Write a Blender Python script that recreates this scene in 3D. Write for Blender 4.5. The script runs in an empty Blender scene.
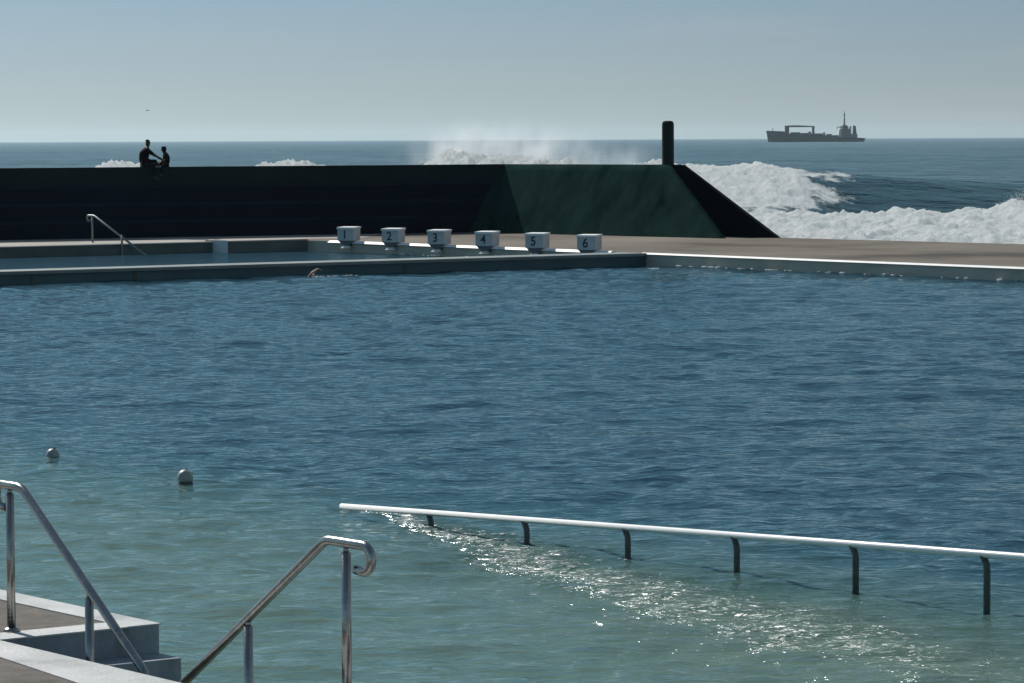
import bpy, bmesh, math, random
import numpy as np
from mathutils import Vector, Matrix, Euler

random.seed(7)
R = math.radians
sc = bpy.context.scene
COL = sc.collection

# ------------------------------------------------------------------ camera
F = 3500.0
CAMZ = 3.8
cam_d = bpy.data.cameras.new("camera")
cam = bpy.data.objects.new("camera", cam_d)
COL.objects.link(cam)
cam_d.sensor_width = 36.0
cam_d.lens = F / 1024.0 * 36.0
cam_d.clip_start = 0.5
cam_d.clip_end = 80000.0
PITCH = math.atan(202.3 / F)
MROT = Euler((math.pi / 2 - PITCH, 0, 0)).to_matrix() @ Euler((0, 0, R(-0.263))).to_matrix()
cam.matrix_world = Matrix.Translation((0, 0, CAMZ)) @ MROT.to_4x4()
sc.camera = cam

def G(px, py, z):
    """survey helper: where the sight line of a photo point meets the level z"""
    d = MROT @ Vector(((px - 512) / F, (341.5 - py) / F, -1.0))
    t = (z - CAMZ) / d.z
    return Vector((d.x * t, d.y * t))

U = Vector((0.595, -0.804)); V = Vector((0.804, 0.595))

# ------------------------------------------------------------------ materials
def new_mat(name):
    m = bpy.data.materials.new(name); m.use_nodes = True
    nt = m.node_tree
    for n in list(nt.nodes):
        if n.type != 'OUTPUT_MATERIAL': nt.nodes.remove(n)
    out = [n for n in nt.nodes if n.type == 'OUTPUT_MATERIAL'][0]
    return m, nt, out

def N(nt, kind, **kw):
    n = nt.nodes.new(kind)
    for k, v in kw.items():
        if k.startswith('i_'):
            key = k[2:].replace('_', ' ')
            n.inputs[key].default_value = v
        else:
            setattr(n, k, v)
    return n

def coords(nt, scale=(1, 1, 1), rotz=0.0):
    tc = N(nt, 'ShaderNodeTexCoord'); mp = N(nt, 'ShaderNodeMapping')
    mp.inputs['Scale'].default_value = scale
    mp.inputs['Rotation'].default_value = (0, 0, rotz)
    nt.links.new(tc.outputs['Object'], mp.inputs['Vector'])
    return mp.outputs['Vector']

def ramp(nt, fac, stops):
    r = N(nt, 'ShaderNodeValToRGB')
    cr = r.color_ramp
    while len(cr.elements) > 1: cr.elements.remove(cr.elements[-1])
    cr.elements[0].position = stops[0][0]; cr.elements[0].color = (*stops[0][1], 1)
    for p, c in stops[1:]:
        e = cr.elements.new(p); e.color = (*c, 1)
    nt.links.new(fac, r.inputs['Fac'])
    return r.outputs['Color']

def mathn(nt, op, a, b=None, c=None, clamp=False):
    n = N(nt, 'ShaderNodeMath', operation=op); n.use_clamp = clamp
    for i, v in enumerate((a, b, c)):
        if v is None: continue
        if isinstance(v, (int, float)): n.inputs[i].default_value = v
        else: nt.links.new(v, n.inputs[i])
    return n.outputs[0]

def surf(name, c1, c2, rough=0.7, scale=1.5, stretch=(1, 1, 1), bump=0.3, bscale=25, metallic=0.0, spec=0.5, rotz=0.0,
         c3=None, detail=6):
    m, nt, out = new_mat(name)
    b = N(nt, 'ShaderNodeBsdfPrincipled')
    v = coords(nt, stretch, rotz)
    n1 = N(nt, 'ShaderNodeTexNoise'); n1.inputs['Scale'].default_value = scale; n1.inputs['Detail'].default_value = detail
    n1.inputs['Roughness'].default_value = 0.62
    nt.links.new(v, n1.inputs['Vector'])
    stops = [(0.32, c1), (0.68, c2)]
    if c3: stops = [(0.30, c3), (0.42, c1), (0.68, c2)]
    nt.links.new(ramp(nt, n1.outputs['Fac'], stops), b.inputs['Base Color'])
    b.inputs['Roughness'].default_value = rough
    b.inputs['Metallic'].default_value = metallic
    b.inputs['Specular IOR Level'].default_value = spec
    if bump:
        n2 = N(nt, 'ShaderNodeTexNoise'); n2.inputs['Scale'].default_value = bscale; n2.inputs['Detail'].default_value = 4
        nt.links.new(v, n2.inputs['Vector'])
        bp = N(nt, 'ShaderNodeBump'); bp.inputs['Strength'].default_value = bump; bp.inputs['Distance'].default_value = 0.02
        nt.links.new(n2.outputs['Fac'], bp.inputs['Height'])
        nt.links.new(bp.outputs['Normal'], b.inputs['Normal'])
    nt.links.new(b.outputs['BSDF'], out.inputs['Surface'])
    return m

M = {}
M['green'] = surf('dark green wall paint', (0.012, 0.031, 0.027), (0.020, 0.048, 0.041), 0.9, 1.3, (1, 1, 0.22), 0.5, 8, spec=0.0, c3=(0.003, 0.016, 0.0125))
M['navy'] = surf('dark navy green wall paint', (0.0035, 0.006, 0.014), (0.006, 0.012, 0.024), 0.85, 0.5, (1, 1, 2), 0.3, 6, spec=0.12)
M['shadowpaint'] = surf('wall paint with shade painted in', (0.003, 0.005, 0.007), (0.005, 0.008, 0.010), 0.95, 0.5, bump=0.2, spec=0.03)  # shade of the raked wall end is put into this near-black colour
M['treadlight'] = surf('blue wall line with painted tread light', (0.009, 0.016, 0.030), (0.016, 0.028, 0.045), 0.9, 0.5, bump=0.2, spec=0.03)  # light caught by the wall treads, painted as a lighter blue
M['band'] = surf('dark teal wall band', (0.007, 0.015, 0.017), (0.011, 0.024, 0.026), 0.8, 0.5, (1, 1, 2), 0.3, 6, spec=0.15)
M['deck'] = surf('weathered concrete deck', (0.12, 0.102, 0.080), (0.215, 0.187, 0.152), 0.85, 0.16, (0.8, .6, 1), 0.4, 14, rotz=R(30), c3=(0.035, 0.03, 0.026), spec=.2, detail=9)
M['deckface'] = surf('damp concrete pool wall', (0.44, 0.41, 0.34), (0.56, 0.53, 0.44), 0.6, 0.8, (1, 1, 3), 0.4, 10)
M['paledeck'] = surf('pale worn concrete', (0.27, 0.25, 0.215), (0.40, 0.37, 0.33), 0.8, 0.8, (1, 1, 1), 0.3, 14)
M['algae'] = surf('dark teal algae stained wall', (0.07, 0.10, 0.10), (0.12, 0.15, 0.14), 0.7, 0.8, (1, 1, 3), 0.3, 10)
M['coping'] = surf('grey painted coping', (0.15, 0.185, 0.18), (0.23, 0.27, 0.26), 0.6, 1.2, (1, 1, 1), 0.3, 15)
M['divface'] = surf('blue green divider wall paint', (0.035, 0.085, 0.10), (0.055, 0.115, 0.13), 0.6, 0.6, (1, 1, 2.5), 0.3, 10)
M['white'] = surf('weathered white paint and painted sunlight', (0.66, 0.67, 0.66), (0.80, 0.81, 0.80), 0.55, 3.0, (1, 1, 1), 0.2, 20)
M['nosing'] = surf('scuffed white step paint', (0.42, 0.44, 0.44), (0.60, 0.61, 0.60), 0.6, 2.2, (1, 1, 1), 0.25, 40, c3=(0.30, 0.31, 0.31))
M['riser'] = surf('blue grey step paint', (0.22, 0.26, 0.29), (0.33, 0.38, 0.41), 0.6, 3.2, (1, 1, .6), 0.35, 40, c3=(0.13, 0.155, 0.15), detail=9)
M['tread'] = surf('brown grey non slip tread', (0.13, 0.115, 0.10), (0.20, 0.175, 0.15), 0.9, 5.0, (1, 1, 1), 0.8, 120, c3=(0.09, 0.08, 0.07))
M['block'] = surf('starting block fibreglass', (0.42, 0.45, 0.46), (0.56, 0.59, 0.60), 0.5, 2.0, (1, 1, 1), 0.1, 20)
M['blocktop'] = surf('starting block pale top', (0.70, 0.73, 0.71), (0.80, 0.82, 0.80), 0.6, 4.0, (1, 1, 1), 0.3, 60)
M['black'] = surf('black lettering', (0.012, 0.013, 0.015), (0.02, 0.02, 0.022), 0.6, 3, bump=0)
M['steel'] = surf('brushed stainless steel', (0.27, 0.27, 0.26), (0.42, 0.41, 0.39), 0.25, 8, (1, 1, 1), 0.12, 60, metallic=1.0)
M['glarerail'] = surf('rail with painted glare', (0.90, 0.90, 0.89), (0.95, 0.95, 0.94), 0.30, 5, (1, 1, 1), 0.15, 40)  # sun glare on the wet metal is put in as white colour
M['postgreen'] = surf('weedy dull steel post', (0.05, 0.065, 0.06), (0.11, 0.12, 0.11), 0.5, 9, (1, 1, 1), 0.4, 60, metallic=0.3)
M['farsteel'] = surf('dull far rail steel', (0.16, 0.20, 0.20), (0.24, 0.28, 0.27), 0.45, 8, (1, 1, 1), 0.12, 60, metallic=0.5)
M['buoy'] = surf('white plastic float', (0.24, 0.28, 0.26), (0.42, 0.46, 0.42), 0.4, 8, (1, 1, 1), 0.15, 30)
M['buoydark'] = surf('weedy float band', (0.03, 0.05, 0.04), (0.07, 0.09, 0.07), 0.6, 14, bump=0.3)
M['hull'] = surf('dark ship hull', (0.010, 0.022, 0.028), (0.018, 0.032, 0.038), 0.6, 0.08, bump=0)
M['shipdark'] = surf('dark ship fittings', (0.03, 0.034, 0.038), (0.045, 0.05, 0.054), 0.6, 0.2, bump=0)
M['shipgrey'] = surf('grey ship superstructure', (0.10, 0.115, 0.125), (0.15, 0.165, 0.17), 0.6, 0.2, bump=0)
M['shipwhite'] = surf('pale ship housing', (0.55, 0.57, 0.55), (0.7, 0.7, 0.68), 0.6, 0.3, bump=0)
M['glassdark'] = surf('dark window glass', (0.01, 0.012, 0.014), (0.02, 0.022, 0.025), 0.1, 1, bump=0)
M['cloth'] = surf('black clothing', (0.006, 0.006, 0.008), (0.011, 0.011, 0.013), 0.9, 6, bump=0.2, spec=0.1)
M['clothblue'] = surf('navy clothing', (0.008, 0.010, 0.018), (0.013, 0.016, 0.026), 0.9, 6, bump=0.2, spec=0.1)
M['skin'] = surf('skin with shade painted in', (0.045, 0.026, 0.018), (0.07, 0.04, 0.028), 0.6, 5, bump=0, spec=0.2)  # shade on the backlit sitters is put into this dark skin colour
M['skinpink'] = surf('pink swimmer skin', (0.45, 0.24, 0.18), (0.55, 0.30, 0.23), 0.5, 5, bump=0)
M['hair'] = surf('dark hair', (0.006, 0.005, 0.005), (0.012, 0.010, 0.009), 0.7, 20, bump=0.2, spec=0.1)
M['cap'] = surf('pale swim cap', (0.5, 0.5, 0.52), (0.6, 0.6, 0.6), 0.4, 5, bump=0)
M['bird'] = surf('dark gull feathers', (0.04, 0.04, 0.045), (0.09, 0.09, 0.095), 0.8, 5, bump=0)
M['floor'] = None

# foam material, also the white of the painted sun glints
def foam_glint_mat(name, bump=0.6, bs=6):
    m, nt, out = new_mat(name)
    d = N(nt, 'ShaderNodeBsdfDiffuse'); d.inputs['Color'].default_value = (0.86, 0.88, 0.88, 1)
    t = N(nt, 'ShaderNodeBsdfTranslucent'); t.inputs['Color'].default_value = (0.80, 0.86, 0.86, 1)
    n = N(nt, 'ShaderNodeTexNoise'); n.inputs['Scale'].default_value = bs; n.inputs['Detail'].default_value = 5
    nt.links.new(coords(nt), n.inputs['Vector'])
    b = N(nt, 'ShaderNodeBump'); b.inputs['Strength'].default_value = bump; b.inputs['Distance'].default_value = 0.1
    nt.links.new(n.outputs['Fac'], b.inputs['Height'])
    nt.links.new(b.outputs['Normal'], d.inputs['Normal'])
    mx = N(nt, 'ShaderNodeMixShader'); mx.inputs[0].default_value = 0.3
    nt.links.new(d.outputs[0], mx.inputs[1]); nt.links.new(t.outputs[0], mx.inputs[2])
    nt.links.new(mx.outputs[0], out.inputs['Surface'])
    return m
M['foam'] = foam_glint_mat('white froth and painted glints')

# ------------------------------------------------------------------ mesh helpers
def link(name, me, mat=None, parent=None, loc=None):
    o = bpy.data.objects.new(name, me); COL.objects.link(o)
    if mat is not None:
        for mm in (mat if isinstance(mat, (list, tuple)) else [mat]): me.materials.append(mm)
    if parent is not None: o.parent = parent
    if loc is not None: o.location = loc
    return o

def from_bm(name, bm, mat, parent=None, loc=None, smooth=False):
    bmesh.ops.recalc_face_normals(bm, faces=bm.faces[:])
    me = bpy.data.meshes.new(name); bm.to_mesh(me); bm.free()
    if smooth:
        for p in me.polygons: p.use_smooth = True
    return link(name, me, mat, parent, loc)

def tag(o, label=None, cat=None, group=None, kind=None):
    if label: o['label'] = label
    if cat: o['category'] = cat
    if group: o['group'] = group
    if kind: o['kind'] = kind
    return o

def empty(name, loc, rz=0.0):
    o = bpy.data.objects.new(name, None); COL.objects.link(o)
    o.location = loc; o.rotation_euler = (0, 0, rz); o.empty_display_size = 0.2
    return o

def copy_tree(o, parent=None):
    c = o.copy(); COL.objects.link(c); c.parent = parent
    for ch in list(o.children): copy_tree(ch, c)
    return c

def prism(bm, poly, z0, z1, mi=0):
    """vertical prism on a plan polygon"""
    a = [bm.verts.new((p[0], p[1], z0)) for p in poly]
    b = [bm.verts.new((p[0], p[1], z1)) for p in poly]
    n = len(poly)
    fs = [bm.faces.new(a[::-1]), bm.faces.new(b)]
    for i in range(n): fs.append(bm.faces.new((a[i], a[(i + 1) % n], b[(i + 1) % n], b[i])))
    for f in fs: f.material_index = mi
    return a + b

def box(bm, x0, x1, y0, y1, z0, z1, mi=0, bev=0.0):
    vs = prism(bm, [(x0, y0), (x1, y0), (x1, y1), (x0, y1)], z0, z1, mi)
    if bev:
        es = set()
        for v in vs:
            for e in v.link_edges: es.add(e)
        bmesh.ops.bevel(bm, geom=list(es), offset=bev, segments=2, profile=0.5, affect='EDGES')

def hull8(bm, lo, hi):
    """frustum from 4 low points to 4 high points"""
    a = [bm.verts.new(p) for p in lo]; b = [bm.verts.new(p) for p in hi]
    bm.faces.new(a[::-1]); bm.faces.new(b)
    for i in range(4): bm.faces.new((a[i], a[(i + 1) % 4], b[(i + 1) % 4], b[i]))

def tube(bm, pts, r, seg=14, cap=True):
    pts = [Vector(p) for p in pts]
    rings = []
    prev = None
    for i, p in enumerate(pts):
        if i == 0: t = pts[1] - p
        elif i == len(pts) - 1: t = p - pts[-2]
        else: t = (pts[i + 1] - p).normalized() + (p - pts[i - 1]).normalized()
        t.normalize()
        if prev is None:
            ref = Vector((0, 0, 1)) if abs(t.z) < 0.9 else Vector((0.8, 0.6, 0))
            n = t.cross(ref).normalized()
        else:
            n = (prev - t * prev.dot(t)).normalized()
        prev = n
        b = t.cross(n)
        rr = r[i] if isinstance(r, (list, tuple)) else r
        rings.append([bm.verts.new(p + (n * math.cos(a) + b * math.sin(a)) * rr) for a in [2 * math.pi * k / seg for k in range(seg)]])
    for i in range(len(rings) - 1):
        for k in range(seg):
            f = bm.faces.new((rings[i][k], rings[i][(k + 1) % seg], rings[i + 1][(k + 1) % seg], rings[i + 1][k])); f.smooth = True
    if cap:
        bm.faces.new(rings[0][::-1]); bm.faces.new(rings[-1])

def lathe(bm, prof, seg=24, c=(0, 0, 0)):
    rings = []
    for r, z in prof:
        rings.append([bm.verts.new((c[0] + r * math.cos(2 * math.pi * k / seg), c[1] + r * math.sin(2 * math.pi * k / seg), c[2] + z)) for k in range(seg)])
    for i in range(len(rings) - 1):
        for k in range(seg):
            f = bm.faces.new((rings[i][k], rings[i][(k + 1) % seg], rings[i + 1][(k + 1) % seg], rings[i + 1][k])); f.smooth = True
    bm.faces.new(rings[0][::-1]); bm.faces.new(rings[-1])

def P3(p, z): return Vector((p[0], p[1], z))

# ------------------------------------------------------------------ noise
def _h(ix, iy, seed):
    h = (ix.astype(np.int64) * 374761393 + iy.astype(np.int64) * 668265263 + seed * 1442695041) & 0xffffffff
    h = ((h ^ (h >> 13)) * 1274126177) & 0xffffffff
    h = h ^ (h >> 16)
    return (h & 0xffff) / 65535.0
def vnoise(x, y, seed=0):
    ix = np.floor(x); iy = np.floor(y); fx = x - ix; fy = y - iy
    fx = fx * fx * (3 - 2 * fx); fy = fy * fy * (3 - 2 * fy)
    a = _h(ix, iy, seed); b = _h(ix + 1, iy, seed); c = _h(ix, iy + 1, seed); d = _h(ix + 1, iy + 1, seed)
    return (a * (1 - fx) + b * fx) * (1 - fy) + (c * (1 - fx) + d * fx) * fy
def fbm(x, y, oct=4, seed=0, gain=0.5):
    s = 0; a = 1; t = 0
    for i in range(oct):
        s = s + a * vnoise(x * 2 ** i + 17.3 * i, y * 2 ** i - 9.1 * i, seed + i); t += a; a *= gain
    return s / t
def sstep(a, b, x):
    t = np.clip((x - a) / (b - a), 0, 1); return t * t * (3 - 2 * t)

# ------------------------------------------------------------------ plan of the baths
ZD = 0.36                                   # far deck level
E1 = G(325, 241, ZD); E2 = G(1024, 268, ZD)
eU = (E2 - E1).normalized(); eN = Vector((-eU.y, eU.x))      # eN points to the deck side (away from the pool)
if eN.y < 0: eN = -eN
B0 = G(0, 247, ZD); B1 = G(300, 239.6, ZD)
bU = (B1 - B0).normalized()
def isect(p, d, q, e):
    # p + t d = q + s e
    den = d.x * e.y - d.y * e.x
    t = ((q.x - p.x) * e.y - (q.y - p.y) * e.x) / den
    return p + d * t
EC = isect(E1, eU, B0, bU)                  # corner between block edge and the inner pool back edge
D0 = G(0, 272, ZD); D1 = G(650, 253.3, ZD)
dU = (D1 - D0).normalized(); dN = Vector((-dU.y, dU.x))
if dN.y < 0: dN = -dN
DE = isect(D0, dU, E1, eU)                  # divider meets the long edge

def WL(x): return 131.0 + 0.486 * x         # foot of the shaded seawall
WJ_top = Vector((-0.3, WL(-0.3)))
rT = Vector((1.0, -1.09)).normalized()      # direction of the lit length
rN = Vector((-rT.y * -1, rT.x)) if False else Vector((1.09, 1.0)).normalized()
ZW = 2.87                                   # wall top
CAPT = None
# top line of the lit length runs from WJ_top along rT to the point seen at pixel 670
def on_line_px(p, d, px, py=166.0):
    w = MROT @ Vector(((px - 512) / F, (341.5 - py) / F, -1.0))
    den = d.x * w.y - d.y * w.x
    t = (-(p.x * w.y) + p.y * w.x) / den
    return p + d * t
T_end = on_line_px(WJ_top, rT, 671)
T_far = on_line_px(WJ_top, rT, 681)
F_far = on_line_px(WJ_top, rT, 777, 237)
BAT = 1.62
cap_foot = on_line_px(WJ_top - rN * BAT, rT, 726, 238)
FOOT = WJ_top - rN * BAT

# ------------------------------------------------------------------ ground and decks (setting)
far = 46.0
Eext = E2 + eU * 40; Bext = B0 - bU * 40
back_r = G(1024, 244.5, ZD); back_dir = (back_r - F_far).normalized()
deck_poly = [EC, Eext, back_r + back_dir * 40, F_far + Vector((0.2, 0.3)), T_end + rN * 0.55, Vector((WJ_top.x, WJ_top.y + 0.55)),
             Vector((-60, WL(-60) + 0.5)), Bext]
bm = bmesh.new(); prism(bm, deck_poly, -3.2, ZD)
for f in bm.faces:
    f.normal_update()
    f.material_index = 0 if f.normal.z > 0.5 else (1 if abs(f.normal.x * eN.x + f.normal.y * eN.y) > .95 else 2)
tag(from_bm('deck', bm, [M['deck'], M['deckface'], M['algae']]), kind='structure')

def strip(p, q, nrm, w, z0, z1, out=0.0):
    """plan quad between p and q, w wide on the nrm side, starting 'out' outside of the line"""
    a = p - nrm * out; b = q - nrm * out
    return [a, b, q + nrm * w, p + nrm * w]

# white painted edge lips (raised nosing on the pool side)
def lip(name, p, q, nrm, w, h, mat, out=0.03, drop=0.09, slope=0.10):
    bm = bmesh.new()
    # bull nosed edge: sloping front lip that catches the light
    prof = [(-out - slope, -drop), (0.0, h), (w, h), (w, 0.004), (0.002, 0.004), (-out * .4, -drop)]
    A = [bm.verts.new(P3(p + nrm * o, ZD + z)) for o, z in prof]; B = [bm.verts.new(P3(q + nrm * o, ZD + z)) for o, z in prof]
    n = len(prof)
    bm.faces.new(A); bm.faces.new(B[::-1])
    for i in range(n): bm.faces.new((A[i], A[(i + 1) % n], B[(i + 1) % n], B[i]))
    return from_bm(name, bm, mat)
q0 = isect(E1, eU, G(612, 240, ZD), G(612, 260, ZD) - G(612, 240, ZD))
tag(lip('painted_edge_line', E1 + eU * 0.3, q0, eN, 0.14, 0.03, M['white'], drop=0.04, slope=.07), kind='structure')
tag(lip('painted_edge_line', DE - eU * 0.2, Eext, eN, 0.12, 0.02, M['white'], drop=0.025, slope=.05), kind='structure')
tag(lip('pale_edge_line', Bext, EC - bU * 0.4, Vector((-bU.y, bU.x)), 0.3, 0.012, M['coping'], drop=0.015, slope=.02), kind='structure')

# ------------------------------------------------------------------ divider wall
dw = empty('pool_divider_wall', (D0.x, D0.y, 0))
tag(dw, 'long low blue green wall with pale coping crossing between the two pools', 'pool wall')
dl = lambda p: Vector((p[0] - D0.x, p[1] - D0.y))
bm = bmesh.new()
a = D0 - dU * 40; b = DE - eN * 0.02
prism(bm, [dl(a), dl(b), dl(b + dN * 1.15 - dU * 0.0), dl(a + dN * 1.15)], -3.1, ZD - 0.08)
from_bm('wall_body', bm, M['divface'], dw)
bm = bmesh.new()
prism(bm, [dl(a - dN * 0.07), dl(b - dN * 0.07), dl(b + dN * 1.2), dl(a + dN * 1.2)], ZD - 0.077, ZD + 0.01)
from_bm('coping', bm, M['coping'], dw)
for px in (-140, 32, 135, 405):
    c = isect(D0, dU, G(px, 260, ZD), G(px, 280, ZD) - G(px, 260, ZD))
    bm = bmesh.new()
    prism(bm, [dl(c - dN * 0.012 - dU * 0.05), dl(c - dN * 0.012 + dU * 0.05), dl(c + dN * 0.01 + dU * 0.05), dl(c + dN * 0.01 - dU * 0.05)], -0.6, ZD - 0.085)
    from_bm('joint', bm, M['buoydark'], dw)

# ------------------------------------------------------------------ seawall
sw = empty('seawall', (WJ_top.x, WJ_top.y, ZD))
tag(sw, 'tall dark green concrete seawall with sloping buttress end standing on the far deck', 'sea wall')
sl = lambda p, z: Vector((p[0] - WJ_top.x, p[1] - WJ_top.y, z - ZD))
nl = Vector((0.486, -1.0)).normalized()
a = Vector((-60, WL(-60))); b = WJ_top
bm = bmesh.new()
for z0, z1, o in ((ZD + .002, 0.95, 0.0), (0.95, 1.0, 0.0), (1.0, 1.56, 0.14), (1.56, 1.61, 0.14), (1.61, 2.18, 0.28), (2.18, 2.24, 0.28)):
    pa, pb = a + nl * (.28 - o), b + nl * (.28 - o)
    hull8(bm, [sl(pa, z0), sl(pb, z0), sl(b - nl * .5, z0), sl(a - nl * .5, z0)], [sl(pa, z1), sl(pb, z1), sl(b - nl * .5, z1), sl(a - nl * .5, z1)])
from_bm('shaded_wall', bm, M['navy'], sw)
for z0, o in ((.955, .28), (1.565, .14), (2.19, .0)):
    bm = bmesh.new()
    qa, qb = a + nl * (o + .004), b + nl * (o + .004)
    hull8(bm, [sl(qa, z0 - .06), sl(qb, z0 - .06), sl(qb - nl * .02, z0 - .06), sl(qa - nl * .02, z0 - .06)], [sl(qa, z0 + .045), sl(qb, z0 + .045), sl(qb - nl * .02, z0 + .045), sl(qa - nl * .02, z0 + .045)])
    from_bm('tread_light_line', bm, M['treadlight'], sw)
bm = bmesh.new()
hull8(bm, [sl(a + nl * .06, 2.241), sl(b + nl * .06, 2.241), sl(b - nl * .5, 2.24), sl(a - nl * .5, 2.24)],
      [sl(a + nl * .06, ZW), sl(b + nl * .06, ZW), sl(b - nl * .5, ZW), sl(a - nl * .5, ZW)])
from_bm('upper_band', bm, M['band'], sw)
# lit battered length
fA = FOOT - rT * 4.0; tA = WJ_top - rT * 1.0
bm = bmesh.new()
nseg = 40
rows = 10
gridv = []
fl = (cap_foot - fA).length; tl = (T_end - tA).length
for j in range(rows + 1):
    row = []
    w = j / rows
    for i in range(nseg + 1):
        u = i / nseg
        p = fA.lerp(cap_foot, u).lerp(tA.lerp(T_end, u), w)
        z = ZD + .002 + (ZW - ZD - .002) * w
        dz = (random.random() - .5) * 0.03 if 0 < j < rows and 0 < i < nseg else 0
        row.append(bm.verts.new(sl(p - rN * dz, z)))
    gridv.append(row)
for j in range(rows):
    for i in range(nseg):
        f = bm.faces.new((gridv[j][i], gridv[j][i + 1], gridv[j + 1][i + 1], gridv[j + 1][i])); f.smooth = True
bk = [bm.verts.new(sl(tA + rN * .5, ZD + .002)), bm.verts.new(sl(T_end + rN * .5, ZD + .002)), bm.verts.new(sl(T_end + rN * .5, ZW)), bm.verts.new(sl(tA + rN * .5, ZW))]
bm.faces.new((bk[1], bk[0], bk[3], bk[2]))
bm.faces.new(gridv[rows][:] + [bk[2], bk[3]])
bm.faces.new([gridv[j][nseg] for j in range(rows + 1)] + [bk[2], bk[1]])
bm.faces.new([gridv[j][0] for j in range(rows, -1, -1)] + [bk[0], bk[3]])
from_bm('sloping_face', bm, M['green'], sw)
# fin wall with raked end
bm = bmesh.new()
n_ = rN * 0.2
prof = [(T_end + rT * .002, ZW - .003), (T_far, ZW - .003), (F_far, ZD + .002), (T_end + rT * .002, ZD + .002)]
fr = [bm.verts.new(sl(p, z)) for p, z in prof]; bk = [bm.verts.new(sl(p + n_, z)) for p, z in prof]
bm.faces.new(fr); bm.faces.new(bk[::-1])
for i in range(4): bm.faces.new((fr[i], fr[(i + 1) % 4], bk[(i + 1) % 4], bk[i]))
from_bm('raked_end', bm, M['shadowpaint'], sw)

# pillar
pp = on_line_px(WJ_top + rN * 0.25, rT, 668)
bm = bmesh.new()
lathe(bm, [(0.225, 0), (0.215, 0.02), (0.215, 1.42), (0.20, 1.50), (0.16, 1.545), (0.09, 1.56)], 20)
pl = from_bm('concrete_pillar', bm, M['band'], loc=(pp.x, pp.y, ZW))
tag(pl, 'upright dark green round topped post on the end of the seawall', 'pillar')

# small pale ledge block in the back edge of the inner pool
c = isect(B0, bU, G(213, 240, ZD), G(213, 260, ZD) - G(213, 240, ZD))
bN = Vector((-bU.y, bU.x))
if bN.y < 0: bN = -bN
bm = bmesh.new()
prism(bm, [Bext + bN * .32, EC - bU * .5 + bN * .32, EC - bU * .2 + bN * 1.2, EC + eN * 3.0 - bU * .3, Vector((-4.5, WL(-4.5) - .3)), Vector((-45, WL(-45) - .3))], ZD + .0005, ZD + .004)
tag(from_bm('pale_deck', bm, M['paledeck']), kind='structure')
t = empty('pool_ledge', (c.x, c.y, 0))
tag(t, 'long pale concrete ledge with sunlight-white end jutting from the back of the inner pool', 'pool ledge')
f0 = c - bN * .95; f1 = isect(f0, bU, E1, eU) - bU * .03; e1_ = EC - bU * .03
lc = lambda p: (p.x - c.x, p.y - c.y)
bm = bmesh.new(); prism(bm, [lc(c - bN * .003), lc(f0), lc(f1), lc(e1_ - bN * .003)], -1.6, ZD - .002)
from_bm('ledge_body', bm, M['algae'], t)
bm = bmesh.new(); prism(bm, [lc(c + bN * .5), lc(f0 - bN * .03), lc(f1 - bN * .03), lc(e1_ + bN * .5)], ZD + .001, ZD + .05)
from_bm('ledge_top', bm, M['paledeck'], t)
bm = bmesh.new(); prism(bm, [lc(c - bU * .02), lc(f0 - bU * .02), lc(f0 - bU * .003), lc(c - bU * .003)], -.05, ZD + .06)  # sunlight on the end face, put in as a white slab
from_bm('sunlit_end', bm, M['white'], t)

# ------------------------------------------------------------------ starting blocks
def digit(txt, size):
    cu = bpy.data.curves.new('t', 'FONT'); cu.body = txt; cu.size = size; cu.align_x = 'CENTER'; cu.align_y = 'CENTER'
    cu.extrude = 0.003; cu.offset = 0.006
    o = bpy.data.objects.new('t', cu); COL.objects.link(o)
    bpy.context.view_layer.update()
    me = bpy.data.meshes.new_from_object(o.evaluated_get(bpy.context.evaluated_depsgraph_get()))
    bpy.data.objects.remove(o)
    return me
# local frame: x along the pool edge (eU), y towards the deck (eN); front face (number) at -y
W2 = 0.30
def block_meshes():
    r = {}
    bm = bmesh.new()
    hull8(bm, [(-W2, -0.28, .045), (W2, -0.28, .045), (W2, 0.265, .045), (-W2, 0.265, .045)],
          [(-W2, -0.28, .43), (W2, -0.28, .43), (W2, 0.27, .46), (-W2, 0.27, .46)])
    bmesh.ops.bevel(bm, geom=bm.edges[:], offset=0.012, segments=2, affect='EDGES')
    r['body'] = bm
    bm = bmesh.new()
    hull8(bm, [(-W2 - .02, -0.30, .433), (W2 + .02, -0.30, .433), (W2 + .02, 0.28, .463), (-W2 - .02, 0.28, .463)],
          [(-W2 - .02, -0.29, .50), (W2 + .02, -0.29, .50), (W2 + .02, 0.28, .52), (-W2 - .02, 0.28, .52)])
    r['platform'] = bm
    bm = bmesh.new()
    hull8(bm, [(-.13, -0.21, -.12), (.13, -0.21, -.12), (.13, -0.10, -.12), (-.13, -0.10, -.12)], [(-.27, -0.25, .042), (.27, -0.25, .042), (.27, -.02, .042), (-.27, -.02, .042)])
    hull8(bm, [(-.2, 0.0, .034), (.2, 0.0, .034), (.2, 0.2, .034), (-.2, 0.2, .034)], [(-.26, 0.0, .042), (.26, 0.0, .042), (.26, 0.2, .042), (-.26, 0.2, .042)])
    r['pedestal'] = bm
    bm = bmesh.new()
    hull8(bm, [(-.19, -0.30, -.20), (.19, -0.30, -.20), (.19, -0.08, -.20), (-.19, -0.08, -.20)], [(-.11, -0.22, -.123), (.11, -0.22, -.123), (.11, -0.08, -.123), (-.11, -0.08, -.123)])
    r['foot_plate'] = bm
    return r
bxs = [349, 393.5, 439.5, 487.5, 537.5, 589.5]
ang = math.atan2(eU.y, eU.x)
me_cache = None
words = ['one', 'two', 'three', 'four', 'five', 'six']
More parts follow.
